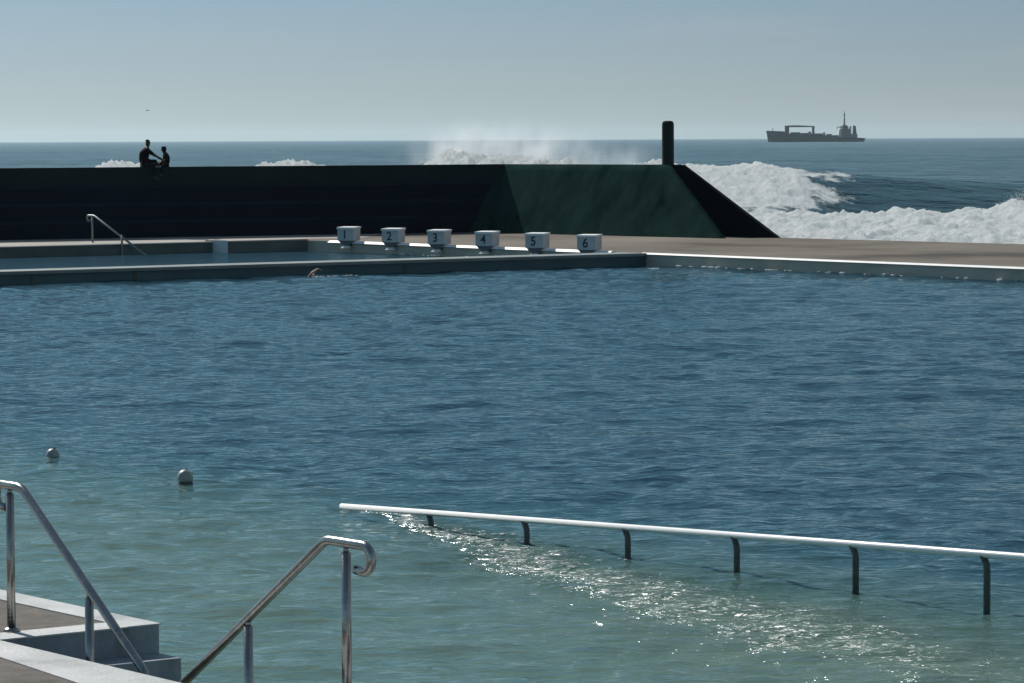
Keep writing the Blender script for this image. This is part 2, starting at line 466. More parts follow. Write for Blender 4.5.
for i, px in enumerate(bxs):
    p = isect(E1, eU, G(px, 240, ZD), G(px, 260, ZD) - G(px, 240, ZD))
    t = empty('starting_block', (p.x, p.y, ZD), ang + R(30))
    tag(t, 'pale grey starting block bearing the number %d on its front face' % (i + 1), 'starting block', 'numbered starting blocks along the pool edge')
    if me_cache is None:
        me_cache = {}
        for k, b_ in block_meshes().items():
            o = from_bm(k, b_, {'body': M['block'], 'platform': M['blocktop'], 'pedestal': M['shipgrey'], 'foot_plate': M['white']}[k], t)
            me_cache[k] = o.data
    else:
        for k, me in me_cache.items(): link(k, me, None, t)
    nm = digit(str(i + 1), 0.40)
    o = link('number', nm, M['black'], t)
    o.rotation_euler = (R(90), 0, 0)
    o.location = (-0.02, -0.2835, 0.245); o.scale = (.95, 1, 1)

# ------------------------------------------------------------------ pool floor
def xform(x, y):
    dx = x + 1.72; dy = y - 35.4
    return dx * U.x + dy * U.y, dx * V.x + dy * V.y
nx, ny = 120, 150
xs = np.linspace(-50, 50, nx); ys = np.linspace(8, 123, ny)
X, Y = np.meshgrid(xs, ys)
s_, v_ = xform(X, Y)
Z = -1.9 + 1.35 * (1 - sstep(0.6, 6.0, v_ + 0.18 * (s_ - 4) * 0 + 1.0 * (fbm(X * .3, Y * .3, 3, 5) - .5)))
me = bpy.data.meshes.new('pool_floor')
vs = np.stack([X, Y, Z], -1).reshape(-1, 3)
def grid_faces(nx, ny):
    i = np.arange(nx - 1)[None, :]; j = np.arange(ny - 1)[:, None]
    a = (j * nx + i).ravel()
    return np.stack([a, a + 1, a + 1 + nx, a + nx], -1)
def grid_mesh(name, vs, nx, ny):
    me = bpy.data.meshes.new(name)
    fc = grid_faces(nx, ny)
    me.vertices.add(len(vs)); me.vertices.foreach_set('co', vs.astype(np.float32).ravel())
    me.loops.add(fc.size); me.loops.foreach_set('vertex_index', fc.ravel().astype(np.int32))
    me.polygons.add(len(fc)); me.polygons.foreach_set('loop_start', (np.arange(len(fc)) * 4).astype(np.int32))
    me.polygons.foreach_set('loop_total', np.full(len(fc), 4, np.int32))
    me.polygons.foreach_set('use_smooth', np.ones(len(fc), bool))
    me.update(); me.validate()
    return me
me = grid_mesh('pool_floor', vs, nx, ny)
m, nt, out = new_mat('pale sandy pool floor')
b = N(nt, 'ShaderNodeBsdfPrincipled'); b.inputs['Roughness'].default_value = 0.9
n1 = N(nt, 'ShaderNodeTexNoise'); n1.inputs['Scale'].default_value = 0.5; n1.inputs['Detail'].default_value = 5
nt.links.new(coords(nt), n1.inputs['Vector'])
nt.links.new(ramp(nt, n1.outputs['Fac'], [(0.3, (0.36, 0.42, 0.36)), (0.7, (0.50, 0.55, 0.48))]), b.inputs['Base Color'])
nt.links.new(b.outputs[0], out.inputs['Surface'])
tag(link('pool_floor', me, m), kind='structure')

# ------------------------------------------------------------------ pool water
def pool_water_mat():
    m, nt, out = new_mat('pool water')
    tc = N(nt, 'ShaderNodeTexCoord')
    sep = N(nt, 'ShaderNodeSeparateXYZ'); nt.links.new(tc.outputs['Object'], sep.inputs[0])
    X, Y = sep.outputs[0], sep.outputs[1]
    def noise(scale, stretch, detail=3, rot=0.0, rough=0.55, dist=0.0):
        v = coords(nt, stretch, rot)
        n = N(nt, 'ShaderNodeTexNoise'); n.inputs['Scale'].default_value = scale; n.inputs['Detail'].default_value = detail
        n.inputs['Roughness'].default_value = rough; n.inputs['Distortion'].default_value = dist
        nt.links.new(v, n.inputs['Vector'])
        return n.outputs['Fac']
    big = noise(0.35, (0.6, 1.0, 1), 2, R(12))
    mid = noise(2.6, (0.6, 1.0, 1), 3, R(-8), 0.5, 0.3)
    fine = noise(6.8, (0.65, 1.0, 1), 3, R(10), 0.55, 0.3)
    gust = noise(0.06, (0.5, 1.0, 1), 3, R(20))
    h = mathn(nt, 'MULTIPLY', mid, mathn(nt, 'MULTIPLY_ADD', gust, .09, .030))
    h = mathn(nt, 'MULTIPLY_ADD', fine, 0.036, h)
    # choppy glitter strip shaped for the sun glints, its gloss tint whitened
    # distance from the strip's centre line, in metres
    ax, ay = -1.9, 36.2; bx_, by_ = 3.3, 24.0
    L = math.hypot(bx_ - ax, by_ - ay); ux, uy = (bx_ - ax) / L, (by_ - ay) / L
    dx = mathn(nt, 'SUBTRACT', X, ax); dy = mathn(nt, 'SUBTRACT', Y, ay)
    s = mathn(nt, 'ADD', mathn(nt, 'MULTIPLY', dx, ux), mathn(nt, 'MULTIPLY', dy, uy))
    d = mathn(nt, 'ADD', mathn(nt, 'MULTIPLY', dx, -uy), mathn(nt, 'MULTIPLY', dy, ux))
    wob = noise(0.5, (1, 1, 1), 2)
    d = mathn(nt, 'ADD', d, mathn(nt, 'MULTIPLY_ADD', mathn(nt, 'SUBTRACT', wob, 0.5), 1.1, -0.22))
    w = mathn(nt, 'MULTIPLY_ADD', s, 0.055, 0.15)         # widens towards the viewer
    q = mathn(nt, 'DIVIDE', d, w)
    g = mathn(nt, 'POWER', 2.718, mathn(nt, 'MULTIPLY', mathn(nt, 'MULTIPLY', q, q), -1.0))
    wide = mathn(nt, 'MULTIPLY', mathn(nt, 'POWER', 2.718, mathn(nt, 'MULTIPLY', mathn(nt, 'MULTIPLY', q, q), -.16)), mathn(nt, 'MULTIPLY_ADD', s, .055, -.05, clamp=True))
    g = mathn(nt, 'MAXIMUM', g, mathn(nt, 'MULTIPLY', wide, .8))
    ends = mathn(nt, 'MULTIPLY', mathn(nt, 'MULTIPLY', s, 0.8, clamp=True), mathn(nt, 'MULTIPLY', mathn(nt, 'SUBTRACT', 15.0, s), 0.25, clamp=True), clamp=True)
    g = mathn(nt, 'MULTIPLY', g, ends)
    chop = mathn(nt, 'SUBTRACT', noise(6.0, (0.45, 1.1, 1), 3, R(0), 0.55, 0.5), .12)
    h = mathn(nt, 'ADD', h, mathn(nt, 'MULTIPLY', mathn(nt, 'MULTIPLY', chop, g), 0.50))
    bp = N(nt, 'ShaderNodeBump'); bp.inputs['Strength'].default_value = 1.0; bp.inputs['Distance'].default_value = 1.0
    nt.links.new(h, bp.inputs['Height'])
    gl = N(nt, 'ShaderNodeBsdfGlossy'); gl.inputs['Roughness'].default_value = 0.09; gl.inputs['Color'].default_value = (0.68, 0.78, 0.80, 1)
    nt.links.new(mathn(nt, 'MULTIPLY_ADD', g, 0.27, 0.09), gl.inputs['Roughness'])
    gc = N(nt, 'ShaderNodeMix', data_type='RGBA'); nt.links.new(mathn(nt, 'MULTIPLY', g, 1.5, clamp=True), gc.inputs[0])
    gc.inputs[6].default_value = (0.82, 0.95, 0.97, 1); gc.inputs[7].default_value = (1, 1, 1, 1); nt.links.new(gc.outputs[2], gl.inputs['Color'])
    nt.links.new(bp.outputs[0], gl.inputs['Normal'])
    fr = N(nt, 'ShaderNodeFresnel'); fr.inputs['IOR'].default_value = 1.33
    nt.links.new(bp.outputs[0], fr.inputs['Normal'])
    tr = N(nt, 'ShaderNodeBsdfTransparent'); tr.inputs['Color'].default_value = (0.62, 0.86, 0.84, 1)
    df = N(nt, 'ShaderNodeBsdfDiffuse'); df.inputs['Color'].default_value = (0.018, 0.075, 0.095, 1)
    body = N(nt, 'ShaderNodeMixShader')
    DF = df
    # clarity: clear over the shelf, opaque with depth over the deep end (sediment in deep water)
    px_ = mathn(nt, 'ADD', mathn(nt, 'MULTIPLY', mathn(nt, 'ADD', X, 1.72), V.x), mathn(nt, 'MULTIPLY', mathn(nt, 'SUBTRACT', Y, 35.4), V.y))
    mr = N(nt, 'ShaderNodeMapRange'); mr.interpolation_type = 'SMOOTHSTEP'
    nt.links.new(px_, mr.inputs['Value'])
    mr.inputs['From Min'].default_value = -4.5; mr.inputs['From Max'].default_value = 4.0
    mr.inputs['To Min'].default_value = 0.55; mr.inputs['To Max'].default_value = 0.90
    mc = N(nt, 'ShaderNodeMapRange'); mc.interpolation_type = 'SMOOTHSTEP'; nt.links.new(px_, mc.inputs['Value'])
    mc.inputs['From Min'].default_value = -4.0; mc.inputs['From Max'].default_value = 5.0
    nt.links.new(ramp(nt, mc.outputs[0], [(0.0, (.165, .260, .205)), (.35, (.066, .142, .126)), (.7, (.016, .064, .088)), (1.0, (.011, .048, .076))]), DF.inputs['Color'])
    nt.links.new(mr.outputs[0], body.inputs[0])
    nt.links.new(tr.outputs[0], body.inputs[1]); nt.links.new(df.outputs[0], body.inputs[2])
    mx = N(nt, 'ShaderNodeMixShader')
    nt.links.new(fr.outputs[0], mx.inputs[0]); nt.links.new(body.outputs[0], mx.inputs[1]); nt.links.new(gl.outputs[0], mx.inputs[2])
    nt.links.new(mx.outputs[0], out.inputs['Surface'])
    return m
M['pool'] = pool_water_mat()
nL = lambda p, k: p + dN * k
pth = np.concatenate([-np.geomspace(1.7, .165, 30)[:-1], np.linspace(-.162, .162, 620), np.geomspace(.165, 1.7, 30)[1:]])
py_ = 18.0 * np.exp(np.arange(0, math.log(118 / 18.0), .0027))
TH, Yp = np.meshgrid(pth, py_); Xp = TH * Yp
near = 1 - sstep(34, 70, Yp)
hp = .040 * (fbm(Xp * .42 + Yp * .1, Yp * .75, 2, 71) - .5)
hp = hp + .068 * (fbm(Xp * 1.15 - Yp * .25, Yp * 1.9 + Xp * .2, 3, 72) - .5)
hp = hp + .022 * (fbm(Xp * 3.1 + Yp * .6, Yp * 4.2 - Xp * .5, 2, 73) - .5) * near
calm = .55 + .9 * fbm(Xp * .05, Yp * .06, 3, 74)
hp = 1.35 * hp * calm * (1.0 + .5 * (1 - near))
vs = np.stack([Xp, Yp, hp], -1).reshape(-1, 3)
me = grid_mesh('pool_water', vs, len(pth), len(py_))
# drop the cells beyond the divider and the long edge, and beyond the far sides
bm = bmesh.new(); bm.from_mesh(me)
kill = []
for f in bm.faces:
    c = f.calc_center_median(); q = Vector((c.x, c.y))
    if (q - D0).dot(dN) > .35 or (q - E1).dot(eN) > .3 or abs(c.x) > 60: kill.append(f)
bmesh.ops.delete(bm, geom=kill, context='FACES')
bm.to_mesh(me); bm.free()
tag(link('pool_water', me, M['pool']), kind='structure')
bm = bmesh.new()
poly = [D0 - dU * 38 + dN * 1.15, DE + dN * 1.15, EC, B0 - bU * 38]
bm.faces.new([bm.verts.new((p[0], p[1], 0)) for p in poly])
tag(from_bm('inner_pool_water', bm, M['pool']), kind='structure')

# ------------------------------------------------------------------ near deck and stairs
ZN = 0.77
O_ = Vector((-3.05, 21.19))
def L2(s, v): return O_ + U * s + V * v
def nprism(name, quads, mat, kind='structure'):
    bm = bmesh.new()
    for (s0, s1, v0, v1, z0, z1) in quads:
        prism(bm, [L2(s0, v0), L2(s1, v0), L2(s1, v1), L2(s0, v1)], z0, z1)
    o = from_bm(name, bm, mat)
    if kind: tag(o, kind=kind)
    return o
SR = 3.28 + .16
nprism('near_deck', [(-14, 14, -9, -0.102, -2.5, ZN)], M['tread'])
nprism('deck_landing', [(-14, 0, -.1, 1.03, -2.5, ZN - .001), (SR, 14, -.1, 1.03, -2.5, ZN - .001)], [M['riser']])
nprism('deck_surface', [(-14, -.25, 0.002, 0.80, ZN - .001 + .0005, ZN + .003), (SR + .25, 14, 0.002, 0.8, ZN - .0005, ZN + .003)], M['tread'])
k0 = G(0, 658, ZN); k1 = G(75, 683, ZN); kd = (k1 - k0).normalized()
c0 = G(-330, 600, ZN)
kerb = [L2(-14, -.1), L2(14, -.1), L2(14, -1.6), k0 + kd * 2.6, k0 - kd * .6, L2(-14, -.5)]
bm = bmesh.new(); prism(bm, kerb, ZN + .0005, ZN + .007)
tag(from_bm('painted_kerb', bm, M['nosing']), kind='structure')
nprism('painted_edge', [(-14, 0.0, .802, 1.045, ZN + .0005, ZN + .010), (SR, 14, .802, 1.045, ZN + .0005, ZN + .010)], M['nosing'])
nprism('painted_edge', [(-.248, 0.012, -.098, .80, ZN + .0005, ZN + .010), (SR - .012, SR + .248, -.098, .80, ZN + .0005, ZN + .010)], M['nosing'])
st = empty('pool_steps', (O_.x, O_.y, 0), math.atan2(U.y, U.x))
tag(st, 'grey painted concrete steps going down into the water beside the handrail', 'steps')
RUN, RISE = 0.27, 0.175
def stepmesh(s0, s1, z):
    bm = bmesh.new(); box(bm, s0, s1, -0.098, 1.03, -2.4, z, bev=0.008); return bm
for k in range(1, 6):
    from_bm('step', stepmesh(RUN * (k - 1) + (.003), RUN * k, ZN - RISE * k), M['riser'], st)
st2 = empty('pool_steps', (O_.x, O_.y, 0), math.atan2(U.y, U.x))
for k in range(1, 6):
    from_bm('step', stepmesh(SR - RUN * k, SR - RUN * (k - 1) - .003, ZN - RISE * k), M['riser'], st2)
tag(st2, 'grey concrete steps rising out of the water under the hooked handrail', 'steps')
nprism('step_landing', [(RUN * 5 + .003, SR - RUN * 5 - .003, -.098, 1.03, -2.4, -.25)], M['riser'])

# ------------------------------------------------------------------ handrails
def arc(cx, cz, r, a0, a1, n=12):
    return [(cx + r * math.cos(R(a0 + (a1 - a0) * k / n)), cz + r * math.sin(R(a0 + (a1 - a0) * k / n))) for k in range(n + 1)]
def handrail(name, org, dirv, z0, pts, posts, rad, mat, label, group=None, pr=None):
    """rail in the vertical plane through org along dirv; pts are (s, z)"""
    a = math.atan2(dirv.y, dirv.x)
    t = empty(name, (org.x, org.y, z0), a)
    tag(t, label, 'handrail', group)
    bm = bmesh.new(); tube(bm, [(s, 0, z - z0) for s, z in pts], rad, 16)
    from_bm('rail', bm, mat, t)
    for (s, zb, zt) in posts:
        bm = bmesh.new()
        pr_ = pr or rad
        tube(bm, [(s, 0, zb - z0), (s, 0, zt - z0 - .04)], pr_, 16)
        tube(bm, [(s, 0, zt - z0 - .045), (s, 0, zt - z0 - .01)], pr_ * .6, 12)
        po = from_bm('post', bm, mat, t)
        bm = bmesh.new(); lathe(bm, [(pr_ * 2.0, 0), (pr_ * 2.0, .008), (pr_ * 1.5, .018), (pr_ * 1.12, .024)], 24, (s, 0, zb - z0))
        from_bm('flange', bm, mat, po)
    return t
org = Vector((-3.04, 21.4))
RR = 0.0265
HR = 0.9 + .02
hr_z = ZN + .89
def smooth_corner(p0, p1, p2, r=0.05, n=5):
    p0, p1, p2 = Vector(p0), Vector(p1), Vector(p2)
    a = p1 + (p0 - p1).normalized() * r; b = p1 + (p2 - p1).normalized() * r
    return [tuple(a.lerp(p1, k / n).lerp(p1.lerp(b, k / n), k / n)) for k in range(n + 1)]
# left rail: hook - level - slope down - end
zt = 1.685
rh = .070
pts = [(-.13, zt - 2 * rh)] + arc(-.2, zt - rh, rh, 270, 90) [0:]
pts += smooth_corner((-.2, zt), (.05, zt), (1.46, zt - .935), .06)
pts += smooth_corner((.05, zt), (1.52, zt - .975), (1.58, .3), .06)
pts += [(1.58, .0)]
handrail('stair_handrail', org, U, ZN, pts, [(-0.10, ZN + .0105, zt - .01), (.87, .247, zt - .555)], RR, M['steel'],
         'steel handrail at the left edge, sloping down from its tall post beside the kerb')
zt2 = 1.665
pts = [(1.86, 0.0)] + smooth_corner((1.86, .3), (1.90, zt2 - .985), (3.42, zt2), .05) + smooth_corner((1.9, zt2 - .985), (3.43, zt2), (3.78, zt2), .05)
pts += arc(3.79, zt2 - rh, rh, 90, -100, 16) + [(3.72, zt2 - 2 * rh + .005)]
handrail('stair_handrail', org, U, ZN, pts, [(3.62, ZN + .0035, zt2 - .01), (2.64, .247, zt2 - .51)], RR, M['steel'],
         'stainless steel handrail rising to the right and ending in a downturned hook over the water')

# far handrail in the inner pool
p0 = G(94, 241, ZD); p0 = Vector((-14.2, 118.6)); p1 = Vector((-11.95, 115.6))
dd = (p1 - p0); ddl = dd.length; dd.normalize()
ztf = ZD + .92
pts = [(-.2, ztf - .17)] + arc(-.26, ztf - .085, .085, 270, 90) + smooth_corner((-.2, ztf), (.12, ztf), (ddl, .10), .08) + [(ddl, -.08)]
slope = (ztf - .10) / (ddl - .02)
handrail('stair_handrail', p0, dd, ZD, pts, [(0, ZD + .002, ztf - .01), (ddl * .52, -.5, ztf - slope * (ddl * .52 - .12) - .01)], .035, M['farsteel'],
         'small far handrail dropping into the inner pool in front of the dark seawall')

# ramp rail standing in the water
ro = Vector((-1.74, 35.45)); r1 = Vector((3.78, 27.8)); rd = (r1 - ro); rl = rd.length; rd.normalize()
knee = ro + rd * (rl * .955)
t = empty('ramp_handrail', (ro.x, ro.y, 0), math.atan2(rd.y, rd.x))
tag(t, 'long glare-white handrail on short posts running low over the pool water', 'handrail')
zprof = [(0, .08), (.916, .443), (1.043, .491), (1.5, .68)]
bm = bmesh.new(); tube(bm, [(rl * a, 0, z) for a, z in zprof], .030, 16); from_bm('rail', bm, M['glarerail'], t)
def zr(a):
    for (a0, z0), (a1, z1) in zip(zprof, zprof[1:]):
        if a0 <= a <= a1: return z0 + (z1 - z0) * (a - a0) / (a1 - a0)
    return .5
for px in (430, 526, 627.5, 737, 856.5, 988.5, 1135, 1300):
    w = (px - 512) / F
    # s along rail where the post stands
    s = (w * ro.y - ro.x) / (rd.x - w * rd.y)
    z = zr(s / rl)
    bm = bmesh.new()
    tube(bm, [(s, 0, -.62), (s, 0, z - .13), (s - .004, -.0, z - .085), (s - .028, 0, z - .045), (s - .05, 0, z - .012)], .029, 12)
    from_bm('post', bm, M['postgreen'], t)

# ------------------------------------------------------------------ buoys
def buoy(px, py, r, zc, label, tilt):
    p = G(px, py, 0)
    t = empty('pool_buoy', (p.x, p.y, 0)); t.rotation_euler = (tilt, tilt * .5, 0)
    tag(t, label, 'buoy', 'round floats in the shallow water')
    bm = bmesh.new()
    bmesh.ops.create_icosphere(bm, subdivisions=4, radius=r)
    for v in bm.verts: v.co.z = v.co.z * 1.06 + zc
    from_bm('float_ball', bm, M['buoy'], t, smooth=True)
    bm = bmesh.new(); lathe(bm, [(r * .55, -r * 1.35), (r * .9, -r * 1.15), (r * .95, -r * .55 ), (r * .5, -r * .3)], 20, (0, 0, zc))
    from_bm('base_collar', bm, M['buoydark'], t)
    bm = bmesh.new(); tube(bm, [(0, 0, zc + r * .98), (0.012, 0, zc + r * 1.12), (0.03, 0, zc + r * 1.0)], .007, 8)
    from_bm('eyelet', bm, M['buoydark'], t)
buoy(52.5, 459.5, .080, .05, 'small white ball float, the farther and more left of two', R(8))
buoy(185.5, 484.5, .088, .075, 'taller white ball float with dark base riding nearer the steps', R(-6))

# ------------------------------------------------------------------ people (skin modifier bodies)
def skin(name, joints, edges, mat, parent=None, root=0, sub=2):
    """joints: list of (x,y,z,r) or (x,y,z,rx,ry)"""
    me = bpy.data.meshes.new(name)
    me.from_pydata([j[:3] for j in joints], edges, [])
    o = bpy.data.objects.new(name, me); COL.objects.link(o)
    sk = o.modifiers.new('s', 'SKIN'); sk.use_smooth_shade = True
    sv = me.skin_vertices[0].data
    for i, j in enumerate(joints):
        sv[i].radius = (j[3], j[4] if len(j) > 4 else j[3]); sv[i].use_root = (i == root)
    sb = o.modifiers.new('b', 'SUBSURF'); sb.levels = sub; sb.render_levels = sub
    bpy.context.view_layer.update()
    me2 = bpy.data.meshes.new_from_object(o.evaluated_get(bpy.context.evaluated_depsgraph_get()))
    bpy.data.objects.remove(o)
    for p in me2.polygons: p.use_smooth = True
    return link(name, me2, mat, parent)

class Skel:
    def __init__(s): s.j = []; s.e = []; s.n = {}
    def add(s, nm, x, y, z, r, par=None, ry=None):
        s.n[nm] = len(s.j); s.j.append((x, y, z, r, ry if ry else r))
        if par is not None: s.e.append((s.n[par], s.n[nm]))
    def hand(s, wrist, d, up, side, k=1.0):
        """palm and five fingers from wrist joint; d = pointing direction, side = thumb side"""
        w = Vector(s.j[s.n[wrist]][:3]); d = Vector(d).normalized(); side = Vector(side).normalized(); up = Vector(up).normalized()
        p = w + d * .05 * k; s.add(wrist + 'palm', *p, .026 * k, wrist, .018 * k)
        for i, (off, ln) in enumerate(((.026, .070), (.009, .080), (-.009, .074), (-.026, .058))):
            b = w + d * .088 * k + side * off * k
            m_ = b + d * ln * .55 * k - up * .012 * k
            tp = m_ + d * ln * .4 * k - up * .026 * k
            s.add(wrist + 'f%da' % i, *b, .0095 * k, wrist + 'palm'); s.add(wrist + 'f%db' % i, *m_, .0085 * k, wrist + 'f%da' % i)
            s.add(wrist + 'f%dc' % i, *tp, .0075 * k, wrist + 'f%db' % i)
        b = w + d * .035 * k + side * .035 * k; m_ = b + (d + side * .6).normalized() * .035 * k; tp = m_ + d * .028 * k - up * .008 * k
        s.add(wrist + 't0', *b, .012 * k, wrist + 'palm'); s.add(wrist + 't1', *m_, .010 * k, wrist + 't0'); s.add(wrist + 't2', *tp, .0085 * k, wrist + 't1')

def man():
    # faces +x, sits at origin z=0 on the wall, knees drawn up, near leg (towards viewer, -y) hangs over the wall
    s = Skel()
    s.add('pelvis', 0, 0, .11, .135, None, .155)
    s.add('waist', -.015, 0, .27, .125, 'pelvis', .145)
    s.add('chest', .02, 0, .44, .130, 'waist', .175)
    s.add('shoulders', .075, 0, .57, .085, 'chest', .155)
    s.add('neck', .115, 0, .66, .052, 'shoulders')
    s.add('head0', .130, 0, .735, .078, 'neck')
    s.add('head1', .130, 0, .83, .083, 'head0')
    s.add('crown', .120, 0, .895, .055, 'head1')
    s.add('nose', .215, 0, .775, .014, 'head0')
    for sg, nm in ((-1, 'n'), (1, 'f')):
        s.add('sh' + nm, .085, sg * .19, .565, .062, 'shoulders')
        ax = .10 if sg < 0 else .14
        s.add('el' + nm, .27 + ax * .3, sg * .20, .40, .045, 'sh' + nm)
        s.add('wr' + nm, .47 + ax * .4, sg * .13, .255 if sg < 0 else .29, .029, 'el' + nm)
        s.hand('wr' + nm, (.85, -.1 * sg, -.35), (.3, 0, 1), (0, -sg, .2))
    # far leg drawn up on the wall, near leg over the edge
    s.add('hipf', .03, .11, .10, .10, 'pelvis'); s.add('knf', .40, .14, .20, .066, 'hipf'); s.add('anf', .40, .13, -.02 + .07, .042, 'knf'); s.add('tof', .56, .13, .035, .032, 'anf')
    s.add('hipn', .04, -.12, .09, .105, 'pelvis'); s.add('knn', .26, -.42, .07, .066, 'hipn'); s.add('ann', .28, -.46, -.33, .042, 'knn'); s.add('ton', .42, -.50, -.39, .030, 'ann')
    return s
def small():
    # faces -x
    s = Skel(); k = .80
    s.add('pelvis', 0, 0, .09, .105, None, .12)
    s.add('waist', .02, 0, .21, .092, 'pelvis', .105)
    s.add('chest', .015, 0, .34, .098, 'waist', .125)
    s.add('shoulders', -.03, 0, .435, .064, 'chest', .11)
    s.add('neck', -.065, 0, .49, .040, 'shoulders')
    s.add('head0', -.095, 0, .545, .064, 'neck')
    s.add('head1', -.095, 0, .61, .070, 'head0')
    s.add('crown', -.085, 0, .655, .048, 'head1')
    s.add('nose', -.170, 0, .575, .011, 'head0')
    for sg, nm in ((-1, 'n'), (1, 'f')):
        s.add('sh' + nm, -.03, sg * .135, .42, .044, 'shoulders')
        s.add('el' + nm, -.03, sg * .165, .25, .034, 'sh' + nm)
        s.add('wr' + nm, -.17, sg * .10, .16, .024, 'el' + nm)
        s.hand('wr' + nm, (-.8, -.1 * sg, -.3), (-.3, 0, 1), (0, -sg, .2), .8)
        s.add('hip' + nm, -.02, sg * .085, .085, .08, 'pelvis')
    s.add('knf', -.27, .10, .13, .052, 'hipf'); s.add('anf', -.25, .10, .045, .034, 'knf'); s.add('tof', -.36, .10, .03, .026, 'anf')
    s.add('knn', -.17, -.36, .06, .052, 'hipn'); s.add('ann', -.18, -.40, -.24, .034, 'knn'); s.add('ton', -.28, -.43, -.29, .025, 'ann')
    return s
wallA = math.atan2(.486, 1)
def person(px, sk, label, clothmat, k=1.0, dz=0.0):
    w = (px - 512) / F
    x = w * 131.0 / (1 - w * .486) if True else 0
    p = Vector((x, WL(x) + .28))
    t = empty('person', (p.x, p.y, ZW + .0), wallA * .5)
    tag(t, label, 'person', 'two people sitting on the seawall')
    o = skin('body', sk.j, sk.e, M['skin'], t)
    o.scale = (k, k, k)
    # clothing: shirt and trousers as shells on the same joints, slightly fuller
    def shell(nm, names, grow, mat, trim=None):
        idx = {sk.n[n]: i for i, n in enumerate(names)}
        js = [tuple(sk.j[sk.n[n]][:3]) + (sk.j[sk.n[n]][3] * grow, sk.j[sk.n[n]][4] * grow) for n in names]
        es = [(idx[a], idx[b]) for a, b in sk.e if a in idx and b in idx]
        o = skin(nm, js, es, mat, t); o.scale = (k, k, k); return o
    shell('shirt', ['pelvis', 'waist', 'chest', 'shoulders', 'shn', 'shf', 'eln', 'elf'], 1.12, clothmat)
    shell('trousers', ['pelvis', 'hipn', 'hipf', 'knn', 'knf', 'ann', 'anf'], 1.13, M['cloth'])
    return t, sk, k
tm, skm, km = person(144.5, man(), 'person in black clothes on the seawall, leaning forward with one arm stretched out', M['cloth'], 1.1)
tw, skw, kw = person(166.5, small(), 'smaller person with dark hair on the seawall, facing the companion', M['clothblue'], 1.08)
def hairshell(t, sk, grow, extra, k):
    a = [('head1', 0.0), ('crown', 0.0)]
    js = []
    h1 = sk.j[sk.n['head1']]; cr = sk.j[sk.n['crown']]
    sgn = -1 if h1[0] > 0 else 1
    js = [(h1[0] + sgn * .022, 0, h1[2] - .01, h1[3] * grow), (cr[0] + sgn * .008, 0, cr[2] + .002, cr[3] * grow)]
    es = [(0, 1)]
    if extra:
        js += [(h1[0] + sgn * .06, 0, h1[2] - .07, .045), (h1[0] + sgn * .085, 0, h1[2] - .16, .038), (h1[0] + sgn * .10, 0, h1[2] - .26, .022)]
        es += [(0, 2), (2, 3), (3, 4)]
    skin('hair', js, es, M['hair'], t).scale = (k, k, k)
hairshell(tm, skm, 1.04, False, km)
hairshell(tw, skw, 1.05, True, kw)

# swimmer near the divider
p = G(307.5, 277.6, 0)
t = empty('person', (p.x, p.y, 0), R(25))
t.location.z = -.08; t.scale = (.9, .9, .9)
tag(t, 'swimmer with one arm raised in the pool beside the dividing wall', 'person')
s = Skel()
s.add('pelvis', -.75, 0, -.22, .12, None, .15); s.add('waist', -.52, 0, -.16, .11, 'pelvis', .13); s.add('chest', -.28, 0, -.06, .12, 'waist', .16)
s.add('shoulders', -.08, 0, .0, .09, 'chest', .15); s.add('neck', .04, 0, .05, .052, 'shoulders'); s.add('head0', .13, 0, .08, .078, 'neck')
s.add('head1', .2, 0, .12, .080, 'head0'); s.add('crown', .24, 0, .14, .055, 'head1')
s.add('shn', -.06, -.19, .05, .06, 'shoulders'); s.add('eln', .02, -.33, .24, .045, 'shn'); s.add('wrn', .22, -.30, .36, .03, 'eln'); s.hand('wrn', (1, 0, -.2), (0, 0, 1), (0, 1, 0))
s.add('shf', -.06, .19, -.03, .06, 'shoulders'); s.add('elf', .1, .3, -.15, .045, 'shf'); s.add('wrf', .3, .28, -.25, .03, 'elf'); s.hand('wrf', (1, 0, -.3), (0, 0, 1), (0, -1, 0))
for sg, nm in ((-1, 'n'), (1, 'f')):
    s.add('hip' + nm, -.82, sg * .1, -.24, .095, 'pelvis'); s.add('kn' + nm, -1.2, sg * .11, -.34, .062, 'hip' + nm); s.add('an' + nm, -1.6, sg * .1, -.36, .04, 'kn' + nm); s.add('to' + nm, -1.76, sg * .1, -.40, .028, 'an' + nm)
skin('body', s.j, s.e, M['skinpink'], t)
skin('swim_cap', [(.2, 0, .135, .086), (.245, 0, .155, .06)], [(0, 1)], M['cap'], t)
skin('trunks', [(-.72, 0, -.21, .13, .16), (-.84, -.1, -.24, .10, .1), (-.84, .1, -.24, .10, .1), (-.95, -.105, -.27, .09, .09), (-.95, .105, -.27, .09, .09)], [(0, 1), (0, 2), (1, 3), (2, 4)], M['cloth'], t)

